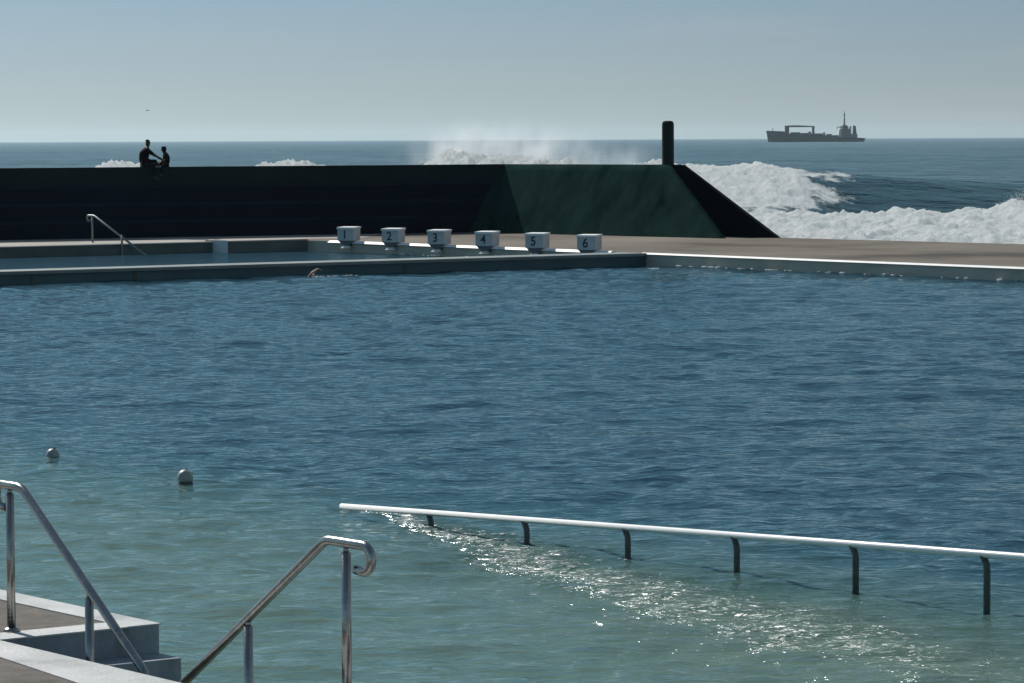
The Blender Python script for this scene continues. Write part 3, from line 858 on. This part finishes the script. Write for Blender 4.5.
# ------------------------------------------------------------------ white blobs painted for froth and sun glints on the waterlines
def froth(name, pts, label=None, seed=1):
    rnd = random.Random(seed)
    bm = bmesh.new()
    for (x, y, z, r) in pts:
        g = bmesh.ops.create_icosphere(bm, subdivisions=2, radius=r)
        sx, sy, sz = rnd.uniform(.8, 1.8), rnd.uniform(.5, 1.2), rnd.uniform(.35, .8)
        for v in g['verts']:
            v.co = Vector((v.co.x * sx * rnd.uniform(.85, 1.15) + x, v.co.y * sy + y, v.co.z * sz * rnd.uniform(.85, 1.15) + z))
    for f in bm.faces: f.smooth = True
    return tag(from_bm(name, bm, M['foam']), label, None, None, 'stuff')
pts = []
rnd = random.Random(3)
def along(p, q, nrm, gap):
    L = (q - p).length; u = 0.0
    while u < L:
        u += rnd.uniform(.12, gap) * (2.4 if rnd.random() < .14 else 1)
        c = p + (q - p).normalized() * u - nrm * rnd.uniform(.12, .25)
        for _ in range(rnd.choice((1, 1, 2, 3))):
            pts.append((c.x + rnd.uniform(-.10, .10), c.y + rnd.uniform(-.10, .10), rnd.uniform(.02, .04), rnd.uniform(.025, .07)))
eE = E2 + eU * 6
along(DE + eU * 1.5, E2, eN, .8)
along(E2, eE, eN, 1.5)
along(E1 + eU * 4.2, DE - eU * 3.8, eN, .8)
froth('waterline_froth_glints', pts)
# white flecks standing in for sun glints below the ramp rail
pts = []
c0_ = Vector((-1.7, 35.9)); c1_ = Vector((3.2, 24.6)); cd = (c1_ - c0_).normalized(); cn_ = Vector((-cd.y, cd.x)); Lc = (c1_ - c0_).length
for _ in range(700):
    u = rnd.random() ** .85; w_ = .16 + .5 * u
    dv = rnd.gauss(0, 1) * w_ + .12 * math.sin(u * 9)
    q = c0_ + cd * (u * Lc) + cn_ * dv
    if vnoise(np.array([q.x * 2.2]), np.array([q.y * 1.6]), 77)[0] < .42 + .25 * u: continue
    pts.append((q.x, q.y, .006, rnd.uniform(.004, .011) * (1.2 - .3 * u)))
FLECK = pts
pts = []
for _ in range(26):
    u = rnd.random()
    c = G(316, 278.0, 0).lerp(G(360, 276.3, 0), u ** 1.6)
    pts.append((c.x + rnd.uniform(-.1, .1), c.y + rnd.uniform(-.3, .3), .03, rnd.uniform(.02, .04)))
froth('swimmer_splash', pts)

# ------------------------------------------------------------------ sea
SEA = -0.8
th = np.concatenate([-np.geomspace(1.6, .175, 45)[:-1], np.linspace(-.172, .172, 760), np.geomspace(.175, 1.6, 45)[1:]])
yy = np.concatenate([np.arange(98, 180, .22), np.arange(180, 262, .42)])
far_y = 262 * np.exp(np.arange(0, math.log(20000 / 262), .011))
yy = np.concatenate([yy, far_y])
TH, Yg = np.meshgrid(th, yy)
Xg = TH * Yg
def interp(x, tab):
    a = np.array(tab); return np.interp(x, a[:, 0], a[:, 1])
A1 = interp(Xg, [(-200, 2.2), (-60, 2.2), (-30, 2.7), (-24, 2.7), (-22.4, 3.45), (-21, 3.1), (-18, 2.7), (-15.5, 2.7), (-14.2, 3.15), (-12.4, 3.45), (-10.8, 3.1), (-7.5, 2.6), (-5.4, 2.7), (-4.6, 3.4), (-3.4, 3.85), (-1.8, 3.6), (0, 3.55), (1.4, 3.4), (3, 3.2), (5, 2.8), (6.5, 2.85), (8, 3.25), (10.5, 3.05),
                 (12, 2.95), (14, 3.05), (16, 2.8), (18, 2.65), (20, 2.5), (23, 2.35), (26, 2.15), (29, 1.95), (34, 2.3), (60, 2.2), (200, 2.0)])
yc = 200 + 0.10 * (Xg - 10) + 4 * (fbm(Xg * .06, Xg * 0 + 2, 2, 8) - .5)
T = Yg - yc
front = 19.0 - 9.0 * sstep(13, 19, Xg)
main = A1 * np.where(T < 0, np.exp(-(T / front) ** 2), np.exp(-(T / 26) ** 2))
# front bore
A2 = interp(Xg, [(-100, 1.2), (8, 1.2), (10, 1.2), (12, 1.4), (14, 1.2), (15.5, 1.3), (16.8, 1.5), (18, 1.3), (19.4, 1.35), (20.6, 1.45), (21.5, 1.8), (22.3, 1.65), (25, 1.5), (100, 1.4)])
yf = 150 + 5 * (fbm(Xg * .09, Xg * 0, 2, 3) - .5) - .1 * (Xg - 15)
T2 = Yg - yf
bore = A2 * np.where(T2 < 0, np.exp(-(np.abs(T2) / 15) ** 2), np.exp(-(T2 / 6.5) ** 2))
trough = -.35 * np.exp(-((Yg - 172) / 10) ** 2)
sw1 = .32 * np.sin(Yg * .16 + 1.5 * np.sin(Xg * .015) + .02 * Xg) * sstep(235, 330, Yg) * (1 - .4 * sstep(800, 3000, Yg))
chopn = (fbm(Xg * .22 + .1 * Yg, Yg * .45, 4, 11) - .5) * .32 * (1 - sstep(900, 3000, Yg)) * np.where(Yg < 230, .6, 1.2)
chopn = chopn + (fbm(Xg * .03, Yg * .05, 2, 12) - .5) * .8 * (1 - sstep(3000, 6000, Yg)) * sstep(250, 400, Yg)
H = SEA + main + bore + trough + sw1 + chopn
# foam
fx = interp(Xg, [(-200, 0), (-24.5, 0), (-23, .9), (-20.8, 1.0), (-20, .1), (-16, 0), (-14.8, .9), (-11, 1), (-10, .1), (-6.2, 0), (-5.4, 1.1), (4.0, 1.1), (4.8, .15), (6.2, .2), (7, 1.05), (11, 1.0), (13, .95), (14.2, .80), (15.5, .62), (17, .46), (19, .28), (20.5, .1), (22.5, 0), (200, 0)])
on_face = sstep(-48, -38, T) * (1 - sstep(3, 9, T))
streak = fbm(Xg * .35 + Yg * .02, Yg * .22 - Xg * .05, 4, 21)
foam = fx * on_face * .95 + .28 * fx * np.exp(-((T + 3) / 5) ** 2)
foam_f = 1.15 * (1 - sstep(1.0, 7.5, T2 + 4.0 * (fbm(Xg * .5, Yg * .5, 3, 31) - .5)))
foam = np.maximum(foam, foam_f)
foam = foam + (streak - .5) * (.85 + 1.0 * sstep(9, 13, Xg) * (T2 > 6)) * np.clip(foam * 1.6, 0, 1)
far_foam = sstep(.90, .95, fbm(Xg * .12, Yg * .05, 3, 44)) * sstep(240, 300, Yg) * (1 - sstep(700, 1400, Yg)) * .8
foam = np.maximum(foam, far_foam)
foam = np.clip(foam, 0, 1.3)
fm = np.clip(foam, 0, 1)
def billow(x, y, seed, octv=3):
    s = 0; a = 1; t = 0
    for i in range(octv):
        s = s + a * (1 - np.abs(2 * vnoise(x * 2 ** i + 7 * i, y * 2 ** i, seed + i) - 1)); t += a; a *= .55
    return s / t
lay = (T2 < 9)
puffs = (1 - billow(Xg * .55, Yg * .30, 51, 4)) * .0 + (fbm(Xg * .62, Yg * .38, 4, 51, .6) - .5)
H = H + fm * 1.0 * (1 - sstep(8, 11, Xg)) * (T > -20) * .8 * (fbm(Xg * 3.0, Yg * .5, 4, 91, .65) - .5)
H = H + fm * np.where(lay, .58, .38) * puffs + fm * .44 * (fbm(Xg * 2.3, Yg * 1.4, 3, 61, .6) - .5)
# land side: dip the sheet under the deck
def shore(x):
    return np.where(x < WJ_top.x, WL(x) + .1, np.where(x < F_far.x, WJ_top.y - 1.09 * (x - WJ_top.x) - .2, F_far.y + (x - F_far.x) * back_dir.y / back_dir.x))
inside = 1 - sstep(-.5, .4, Yg - shore(Xg))
inside = np.where((Xg > 48) , 0, inside)
H = H * (1 - inside) + inside * (-3.0)
vs = np.stack([Xg, Yg, H], -1).reshape(-1, 3)
me = grid_mesh('sea', vs, len(th), len(yy))
at = me.attributes.new('foam', 'FLOAT', 'POINT'); at.data.foreach_set('value', foam.astype(np.float32).ravel())
def sea_mat():
    m, nt, out = new_mat('sea water')
    at = N(nt, 'ShaderNodeAttribute', attribute_name='foam')
    def noise(scale, stretch, detail=3, rot=0.0, rough=.55):
        n = N(nt, 'ShaderNodeTexNoise'); n.inputs['Scale'].default_value = scale; n.inputs['Detail'].default_value = detail
        n.inputs['Roughness'].default_value = rough
        nt.links.new(coords(nt, stretch, rot), n.inputs['Vector']); return n.outputs['Fac']
    n1 = noise(1.1, (.7, .6, 1), 8, 0, .68)
    f = mathn(nt, 'ADD', at.outputs['Fac'], mathn(nt, 'MULTIPLY', mathn(nt, 'SUBTRACT', n1, .5), 1.25))
    mr = N(nt, 'ShaderNodeMapRange'); mr.interpolation_type = 'SMOOTHSTEP'
    nt.links.new(f, mr.inputs['Value']); mr.inputs['From Min'].default_value = .42; mr.inputs['From Max'].default_value = .68
    h = mathn(nt, 'MULTIPLY', noise(.35, (.5, 1, 1), 5, R(10)), .9)
    h = mathn(nt, 'MULTIPLY_ADD', noise(2.0, (.6, 1, 1), 3, R(-15)), .12, h)
    bp = N(nt, 'ShaderNodeBump'); bp.inputs['Strength'].default_value = .9; bp.inputs['Distance'].default_value = 1.0
    nt.links.new(h, bp.inputs['Height'])
    w = N(nt, 'ShaderNodeBsdfPrincipled')
    w.inputs['Base Color'].default_value = (0.012, 0.052, 0.062, 1); w.inputs['Roughness'].default_value = .16; w.inputs['IOR'].default_value = 1.33
    nt.links.new(bp.outputs[0], w.inputs['Normal'])
    d = N(nt, 'ShaderNodeBsdfDiffuse')
    nt.links.new(ramp(nt, noise(.7, (1, .5, 1), 8, 0, .66), [(.30, (.50, .58, .56)), (.41, (.86, .89, .89)), (.56, (.98, .98, .98))]), d.inputs['Color'])
    t = N(nt, 'ShaderNodeBsdfTranslucent'); t.inputs['Color'].default_value = (.95, .96, .95, 1)
    b2 = N(nt, 'ShaderNodeBump'); b2.inputs['Strength'].default_value = .7; b2.inputs['Distance'].default_value = .7
    nt.links.new(noise(1.9, (1, .7, 1), 8, 0, .72), b2.inputs['Height']); nt.links.new(b2.outputs[0], d.inputs['Normal'])
    fo = N(nt, 'ShaderNodeMixShader'); fo.inputs[0].default_value = .5
    nt.links.new(d.outputs[0], fo.inputs[1]); nt.links.new(t.outputs[0], fo.inputs[2])
    mx = N(nt, 'ShaderNodeMixShader'); nt.links.new(mr.outputs[0], mx.inputs[0])
    nt.links.new(w.outputs[0], mx.inputs[1]); nt.links.new(fo.outputs[0], mx.inputs[2])
    nt.links.new(mx.outputs[0], out.inputs['Surface'])
    return m
M['sea'] = sea_mat()
tag(link('sea', me, M['sea']), kind='structure')

# spray: fine drops thrown up behind the seawall
rnd = np.random.RandomState(5)
def drops(name, plumes, label=None):
    cs = []
    for (x0, x1, y, z0, hgt, n, lean, rmax) in plumes:
        u = rnd.rand(n); x = x0 + (x1 - x0) * u
        env = np.sin(np.pi * np.clip(u, 0, 1)) ** .6 * (.15 + .85 * vnoise(x * 1.7, x * 0 + 1.0, 9) ** 1.5 + .25 * vnoise(x * 6.0, x * 0 + 4.0, 19))
        z = z0 + hgt * (rnd.rand(n) ** 2.6) * env
        cs.append(np.stack([x + lean * (z - z0), y + rnd.randn(n) * 1.5, z, rmax * (.35 + .65 * rnd.rand(n) ** 2)], -1))
    c = np.concatenate(cs)
    base = np.array([(1, 0, 0), (-1, 0, 0), (0, 1, 0), (0, -1, 0), (0, 0, 1), (0, 0, -1)], float)
    fc = np.array([(0, 2, 4), (2, 1, 4), (1, 3, 4), (3, 0, 4), (2, 0, 5), (1, 2, 5), (3, 1, 5), (0, 3, 5)])
    v = (c[:, None, :3] + base[None] * c[:, 3][:, None, None]).reshape(-1, 3)
    f = (fc[None] + 6 * np.arange(len(c))[:, None, None]).reshape(-1, 3)
    me = bpy.data.meshes.new(name)
    me.vertices.add(len(v)); me.vertices.foreach_set('co', v.astype(np.float32).ravel())
    me.loops.add(f.size); me.loops.foreach_set('vertex_index', f.ravel().astype(np.int32))
    me.polygons.add(len(f)); me.polygons.foreach_set('loop_start', (np.arange(len(f)) * 3).astype(np.int32)); me.polygons.foreach_set('loop_total', np.full(len(f), 3, np.int32))
    me.polygons.foreach_set('use_smooth', np.ones(len(f), bool)); me.update()
    return tag(link(name, me, M['foam']), label, kind='stuff')
drops('spray_drops', [(-5.2, 4.4, 197, 2.2, .9, 7000, .25, .025), (-5.2, 0.5, 197, 2.5, 2.4, 9000, .5, .016), (-4.0, 4.5, 198, 2.3, 2.4, 9000, .6, .014),
                      (-14.8, -10.8, 198, 2.1, .75, 7000, .25, .022), (-23.4, -20.6, 198, 2.0, .7, 4500, .25, .022), (6.4, 9.2, 197, 2.2, .7, 6000, .25, .022),
                      (21.0, 22.6, 149, .9, .9, 2500, .15, .02)])
me = bpy.data.meshes.new('glint_flecks')
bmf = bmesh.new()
for (x, y, z_, r) in FLECK:  # flat white flakes painted in as glints on the pool
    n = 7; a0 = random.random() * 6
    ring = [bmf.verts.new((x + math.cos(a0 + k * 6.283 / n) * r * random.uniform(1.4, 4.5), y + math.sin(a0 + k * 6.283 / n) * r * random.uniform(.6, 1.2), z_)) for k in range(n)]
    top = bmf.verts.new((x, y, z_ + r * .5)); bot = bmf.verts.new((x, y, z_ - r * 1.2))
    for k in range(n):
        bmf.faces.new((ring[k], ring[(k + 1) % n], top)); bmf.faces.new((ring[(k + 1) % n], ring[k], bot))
tag(from_bm('glint_flecks', bmf, M['foam']), kind='stuff')  # foam white serves as the painted sun glints here
# mist cloud of the big splash: a noisy volume in a rounded body
def mist(name, c, rad, dens):
    bm = bmesh.new(); bmesh.ops.create_icosphere(bm, subdivisions=3, radius=1)
    for v in bm.verts: v.co = Vector((v.co.x * rad[0], v.co.y * rad[1], v.co.z * rad[2]))
    m, nt, out = new_mat(name + ' volume')
    tc = N(nt, 'ShaderNodeTexCoord')
    mp = N(nt, 'ShaderNodeMapping'); mp.inputs['Scale'].default_value = (1 / rad[0], 1 / rad[1], 1 / rad[2]); nt.links.new(tc.outputs['Object'], mp.inputs['Vector'])
    ln = N(nt, 'ShaderNodeVectorMath', operation='LENGTH'); nt.links.new(mp.outputs[0], ln.inputs[0])
    fall = mathn(nt, 'SUBTRACT', 1.0, ln.outputs['Value'], clamp=True)
    n = N(nt, 'ShaderNodeTexNoise'); n.inputs['Scale'].default_value = .7; n.inputs['Detail'].default_value = 3
    nt.links.new(coords(nt, (1, .3, .6)), n.inputs['Vector'])
    k = mathn(nt, 'MULTIPLY', mathn(nt, 'SUBTRACT', n.outputs['Fac'], .36), 3.0, clamp=True)
    dn = mathn(nt, 'MULTIPLY', mathn(nt, 'MULTIPLY', mathn(nt, 'MULTIPLY', fall, k), fall), dens)
    pv = N(nt, 'ShaderNodeVolumePrincipled'); pv.inputs['Color'].default_value = (.94, .98, 1, 1); pv.inputs['Anisotropy'].default_value = .2
    nt.links.new(dn, pv.inputs['Density']); nt.links.new(pv.outputs[0], out.inputs['Volume'])
    o = from_bm(name, bm, m, loc=c); tag(o, kind='stuff'); return o
mist('spray_mist', (-.4, 203, 2.4), (7.6, 5, 3.1), 1.0)
mist('spray_mist', (-2.6, 203, 3.0), (3.2, 3, 2.2), 2.2)
mist('spray_mist', (4.8, 205, 2.0), (6.5, 5, 2.3), .4)

# ------------------------------------------------------------------ ship
def ship():
    D = 3900.0; k = D / F                    # metres per photo pixel at that distance
    cx = (816 - 512) * k
    t = empty('cargo_ship', (cx, D, SEA - .5), R(4))
    tag(t, 'dark low cargo ship with a stern bridge and mast on the horizon', 'ship')
    X_ = lambda px: (px - 816) * k
    bm = bmesh.new()
    # stations: px, deck height (m above water), half beam, keel offset
    stn = [(766.3, 13.2, .4), (769, 13.0, 3.5), (775, 12.8, 7), (783, 12.4, 9), (786, 10.0, 9.2), (800, 9.2, 9.5), (820, 8.4, 9.5), (835, 6.8, 9.5), (842, 5.4, 9.3), (855, 5.2, 8.5), (862, 4.8, 7), (865.6, 4.3, 5)]
    rings = []
    for i, (px, dz, hb) in enumerate(stn):
        x = X_(px)
        rake = 5.5 * k * .6 if i == 0 else (3.0 if i == 1 else (1.0 if i == 2 else 0))
        if i == len(stn) - 1: rake = -3.0
        ring = [(x + rake, -hb * .55, -3), (x + rake * .6, -hb * .9, 1.0), (x, -hb, dz), (x, hb, dz), (x + rake * .6, hb * .9, 1.0), (x + rake, hb * .55, -3)]
        rings.append([bm.verts.new(p) for p in ring])
    for a, b in zip(rings, rings[1:]):
        for q in range(6): bm.faces.new((a[q], a[(q + 1) % 6], b[(q + 1) % 6], b[q]))
    bm.faces.new(rings[0]); bm.faces.new(rings[-1][::-1])
    from_bm('hull', bm, M['hull'], t)
    # pipe gantry
    bm = bmesh.new()
    for y in (-4, 4):
        box(bm, X_(785.6), X_(788.8), y - 1, y + 1, 9, 18.4)
        box(bm, X_(813.0), X_(814.3), y - .6, y + .6, 8.5, 17.0)
    box(bm, X_(785), X_(814.8), -1, 1, 17.0, 18.2)
    tube(bm, [(X_(785), 0, 18.3), (X_(796), 0, 18.6), (X_(812), 0, 17.8), (X_(815), 0, 16.4)], .6, 8)
    box(bm, X_(786), X_(788.4), -5, 5, 17.6, 18.6)
    from_bm('cargo_gantry', bm, M['shipdark'], t)
    for a, b, h0, h1 in ((791, 800, 9, 11.4), (801, 808, 9, 10.6), (809, 811, 8.8, 12.0), (812, 822, 8.4, 10.0), (823.5, 825, 8, 11.0), (827, 832, 8, 9.2), (833, 838, 7, 8.0)):
        bm = bmesh.new(); box(bm, X_(a), X_(b), -5, 5, h0 - 1.2, h1, bev=.3); from_bm('deck_hatch', bm, M['shipdark'], t)
    # superstructure
    bm = bmesh.new()
    box(bm, X_(842.5), X_(857.0), -7.5, 7.5, 4.8, 9.2); box(bm, X_(842.2), X_(851), -7, 7, 9.2, 12.2); box(bm, X_(842.2), X_(850), -7, 7, 12.2, 15.0)
    box(bm, X_(841.8), X_(847.6), -8.5, 8.5, 15.0, 18.0); box(bm, X_(843), X_(847), -4, 4, 18, 19.2)
    sup = from_bm('superstructure', bm, M['shipgrey'], t)
    for z in (10.2, 13.0):
        for y in (-5, -2.5, 0, 2.5, 5):
            pass
    for z in (7.0, 10.6, 13.4):
        for px in (844, 845.6, 847.2):
            bm = bmesh.new(); box(bm, X_(px), X_(px) + .8, -7.6, -7.2 if z > 8 else -7.45, z, z + .9); from_bm('window', bm, M['glassdark'], sup)
    bm = bmesh.new(); box(bm, X_(842.0), X_(847.4), -8.56, -8.3, 16.2, 17.3); from_bm('window', bm, M['glassdark'], sup)
    bm = bmesh.new(); hull8(bm, [(X_(837.8), -6.5, 5), (X_(841.6), -6.5, 5), (X_(841.6), 6.5, 5), (X_(837.8), 6.5, 5)], [(X_(839.4), -5.5, 14.6), (X_(841.6), -5.5, 15.2), (X_(841.6), 5.5, 15.2), (X_(839.4), 5.5, 14.6)])
    from_bm('pale_front_housing', bm, M['shipwhite'], t)
    bm = bmesh.new(); box(bm, X_(837.4), X_(842), -.5, .5, 16.3, 17.2); box(bm, X_(837.4), X_(837.9), -.4, .4, 14, 17); from_bm('boat_davit', bm, M['shipgrey'], t)
    bm = bmesh.new(); hull8(bm, [(X_(853.4), -2.5, 9), (X_(857), -2.5, 9), (X_(857), 2.5, 9), (X_(853.4), 2.5, 9)], [(X_(853.9), -2, 18.6), (X_(856.2), -2, 18.2), (X_(856.2), 2, 18.2), (X_(853.9), 2, 18.6)])
    from_bm('funnel', bm, M['shipdark'], t)
    bm = bmesh.new(); box(bm, X_(850.5), X_(851.6), -1, 1, 9, 18.2); box(bm, X_(849), X_(852.6), -.4, .4, 15.5, 16.2); from_bm('aft_post', bm, M['shipgrey'], t)
    bm = bmesh.new(); tube(bm, [(X_(845), 0, 19), (X_(845), 0, 34.5)], [.9, .35], 8)
    box(bm, X_(844), X_(846), -2, 2, 25, 25.6); box(bm, X_(844.3), X_(845.7), -.5, .5, 29.5, 31.5); box(bm, X_(844.3), X_(845.7), -.7, .7, 21.0, 23.0)
    from_bm('mast', bm, M['shipdark'], t)
    bm = bmesh.new(); tube(bm, [(X_(773), 0, 12.5), (X_(773), 0, 16)], .4, 6); from_bm('foremast', bm, M['shipdark'], t)
ship()

# ------------------------------------------------------------------ bird
def bird():
    d = MROT @ Vector(((148 - 512) / F, (341.5 - 110.5) / F, -1.0)); d *= 260 / d.y
    t = empty('seagull', (d.x, d.y, CAMZ + d.z), R(150))
    t.scale = (.5, .5, .5)
    tag(t, 'tiny dark gull gliding in the sky above the two sitting people', 'bird')
    skin('body', [(0, 0, 0, .045), (.1, 0, .01, .055), (.2, 0, .02, .032), (.255, 0, .03, .028), (.30, 0, .025, .008), (-.12, 0, 0, .025), (-.22, 0, 0, .03, .008)], [(0, 1), (1, 2), (2, 3), (3, 4), (0, 5), (5, 6)], M['bird'], t)
    for sg in (-1, 1):
        bm = bmesh.new()
        pts = [(.14, 0), (.20, .22), (.12, .52), (.02, .56), (.03, .25), (.0, 0)]
        z = [0, .08, .06, .055, .07, 0]
        a = [bm.verts.new((x, sg * (y + .02), zz + .02)) for (x, y), zz in zip(pts, z)]
        b = [bm.verts.new((x, sg * (y + .02), zz + .006)) for (x, y), zz in zip(pts, z)]
        bm.faces.new(a); bm.faces.new(b[::-1])
        for i in range(6): bm.faces.new((a[i], a[(i + 1) % 6], b[(i + 1) % 6], b[i]))
        from_bm('wing', bm, M['bird'], t)
bird()

# ------------------------------------------------------------------ haze
HAZE = 3.2e-5
bm = bmesh.new()
bx = 60000
HB = 20500
prism(bm, [(-HB * 1.7, -200), (HB * 1.7, -200), (HB * 1.7, HB), (-HB * 1.7, HB)], -5, 60)
m, nt, out = new_mat('sea haze')
pv = N(nt, 'ShaderNodeVolumePrincipled'); pv.inputs['Color'].default_value = (.70, .90, 1, 1); pv.inputs['Density'].default_value = HAZE; pv.inputs['Anisotropy'].default_value = .45
nt.links.new(pv.outputs[0], out.inputs['Volume'])
tag(from_bm('haze', bm, m), kind='stuff')

# ------------------------------------------------------------------ light
SUN_AZ = R(-33); SUN_EL = R(38)
sd = Vector((math.sin(SUN_AZ) * math.cos(SUN_EL), math.cos(SUN_AZ) * math.cos(SUN_EL), math.sin(SUN_EL)))
ld = bpy.data.lights.new('sun', 'SUN'); ld.energy = 4.5; ld.angle = R(0.53); ld.color = (1, .955, .89)
lo = bpy.data.objects.new('sun', ld); COL.objects.link(lo)
lo.rotation_euler = sd.to_track_quat('Z', 'Y').to_euler()
w = bpy.data.worlds.new('World'); sc.world = w; w.use_nodes = True
nt = w.node_tree
for n in list(nt.nodes): nt.nodes.remove(n)
out = N(nt, 'ShaderNodeOutputWorld'); bg = N(nt, 'ShaderNodeBackground')
sk = N(nt, 'ShaderNodeTexSky'); sk.sky_type = 'NISHITA'; sk.sun_disc = False
sk.sun_elevation = SUN_EL; sk.sun_rotation = SUN_AZ
sk.air_density = 1.0; sk.dust_density = 0.6; sk.ozone_density = 2.0
bg.inputs['Strength'].default_value = .06
# thin cloud and a sky that deepens above the horizon
tc = N(nt, 'ShaderNodeTexCoord'); sep = N(nt, 'ShaderNodeSeparateXYZ'); nt.links.new(tc.outputs['Generated'], sep.inputs[0])
z = sep.outputs[2]
K = 1 / .06
lowsky = ramp(nt, mathn(nt, 'MULTIPLY', z, 4.0, clamp=True), [(0.0, (.41 , .485, .50)), (.05, (.36, .45, .485)), (.16, (.265, .39, .50)), (.5, (.14, .29, .39)), (1.0, (.11, .25, .34))])
gain = N(nt, 'ShaderNodeMix', data_type='RGBA', blend_type='MULTIPLY'); gain.inputs[0].default_value = 1.0
nt.links.new(lowsky, gain.inputs[6]); gain.inputs[7].default_value = (K, K, K, 1)
side = mathn(nt, 'MULTIPLY_ADD', sep.outputs[0], -.9, 1.0)
gain2 = N(nt, 'ShaderNodeMix', data_type='RGBA', blend_type='MULTIPLY'); gain2.inputs[0].default_value = 1.0
cmb = N(nt, 'ShaderNodeCombineXYZ')
for q in range(3): nt.links.new(mathn(nt, 'MINIMUM', mathn(nt, 'MAXIMUM', side, .75), 1.25), cmb.inputs[q])
nt.links.new(gain.outputs[2], gain2.inputs[6]); nt.links.new(cmb.outputs[0], gain2.inputs[7])
mul = N(nt, 'ShaderNodeMix', data_type='RGBA')
mr = N(nt, 'ShaderNodeMapRange'); mr.interpolation_type = 'SMOOTHSTEP'; nt.links.new(z, mr.inputs['Value'])
mr.inputs['From Min'].default_value = .12; mr.inputs['From Max'].default_value = .6; mr.inputs['To Min'].default_value = .08; mr.inputs['To Max'].default_value = .85
nt.links.new(mr.outputs[0], mul.inputs[0]); nt.links.new(gain2.outputs[2], mul.inputs[6]); nt.links.new(sk.outputs[0], mul.inputs[7])
mp = N(nt, 'ShaderNodeMapping'); mp.inputs['Scale'].default_value = (11, 11, 130); nt.links.new(tc.outputs['Generated'], mp.inputs[0])
cn = N(nt, 'ShaderNodeTexNoise'); cn.inputs['Scale'].default_value = 1.0; cn.inputs['Detail'].default_value = 6; nt.links.new(mp.outputs[0], cn.inputs['Vector'])
cf = mathn(nt, 'MULTIPLY', mathn(nt, 'SUBTRACT', cn.outputs['Fac'], .48), 1.6, clamp=True)
mxc = N(nt, 'ShaderNodeMix', data_type='RGBA'); nt.links.new(mathn(nt, 'MULTIPLY', cf, mathn(nt, 'MULTIPLY_ADD', mathn(nt, 'MAXIMUM', sep.outputs[0], 0.0), 5.0, .25)), mxc.inputs[0])
nt.links.new(mul.outputs[2], mxc.inputs[6]); mxc.inputs[7].default_value = (7.4, 7.9, 8.0, 1)
nt.links.new(mxc.outputs[2], bg.inputs['Color']); nt.links.new(bg.outputs[0], out.inputs['Surface'])

# ------------------------------------------------------------------ render settings
sc.render.engine = 'CYCLES'
sc.view_settings.view_transform = 'Standard'; sc.view_settings.look = 'None'
sc.view_settings.exposure = 0.0; sc.view_settings.gamma = 1.0
sc.cycles.volume_bounces = 2
sc.cycles.max_bounces = 8; sc.cycles.diffuse_bounces = 3; sc.cycles.glossy_bounces = 3; sc.cycles.transparent_max_bounces = 12
sc.cycles.sample_clamp_indirect = 5.0
sc.cycles.use_denoising = True
sc.cycles.caustics_reflective = False; sc.cycles.caustics_refractive = False
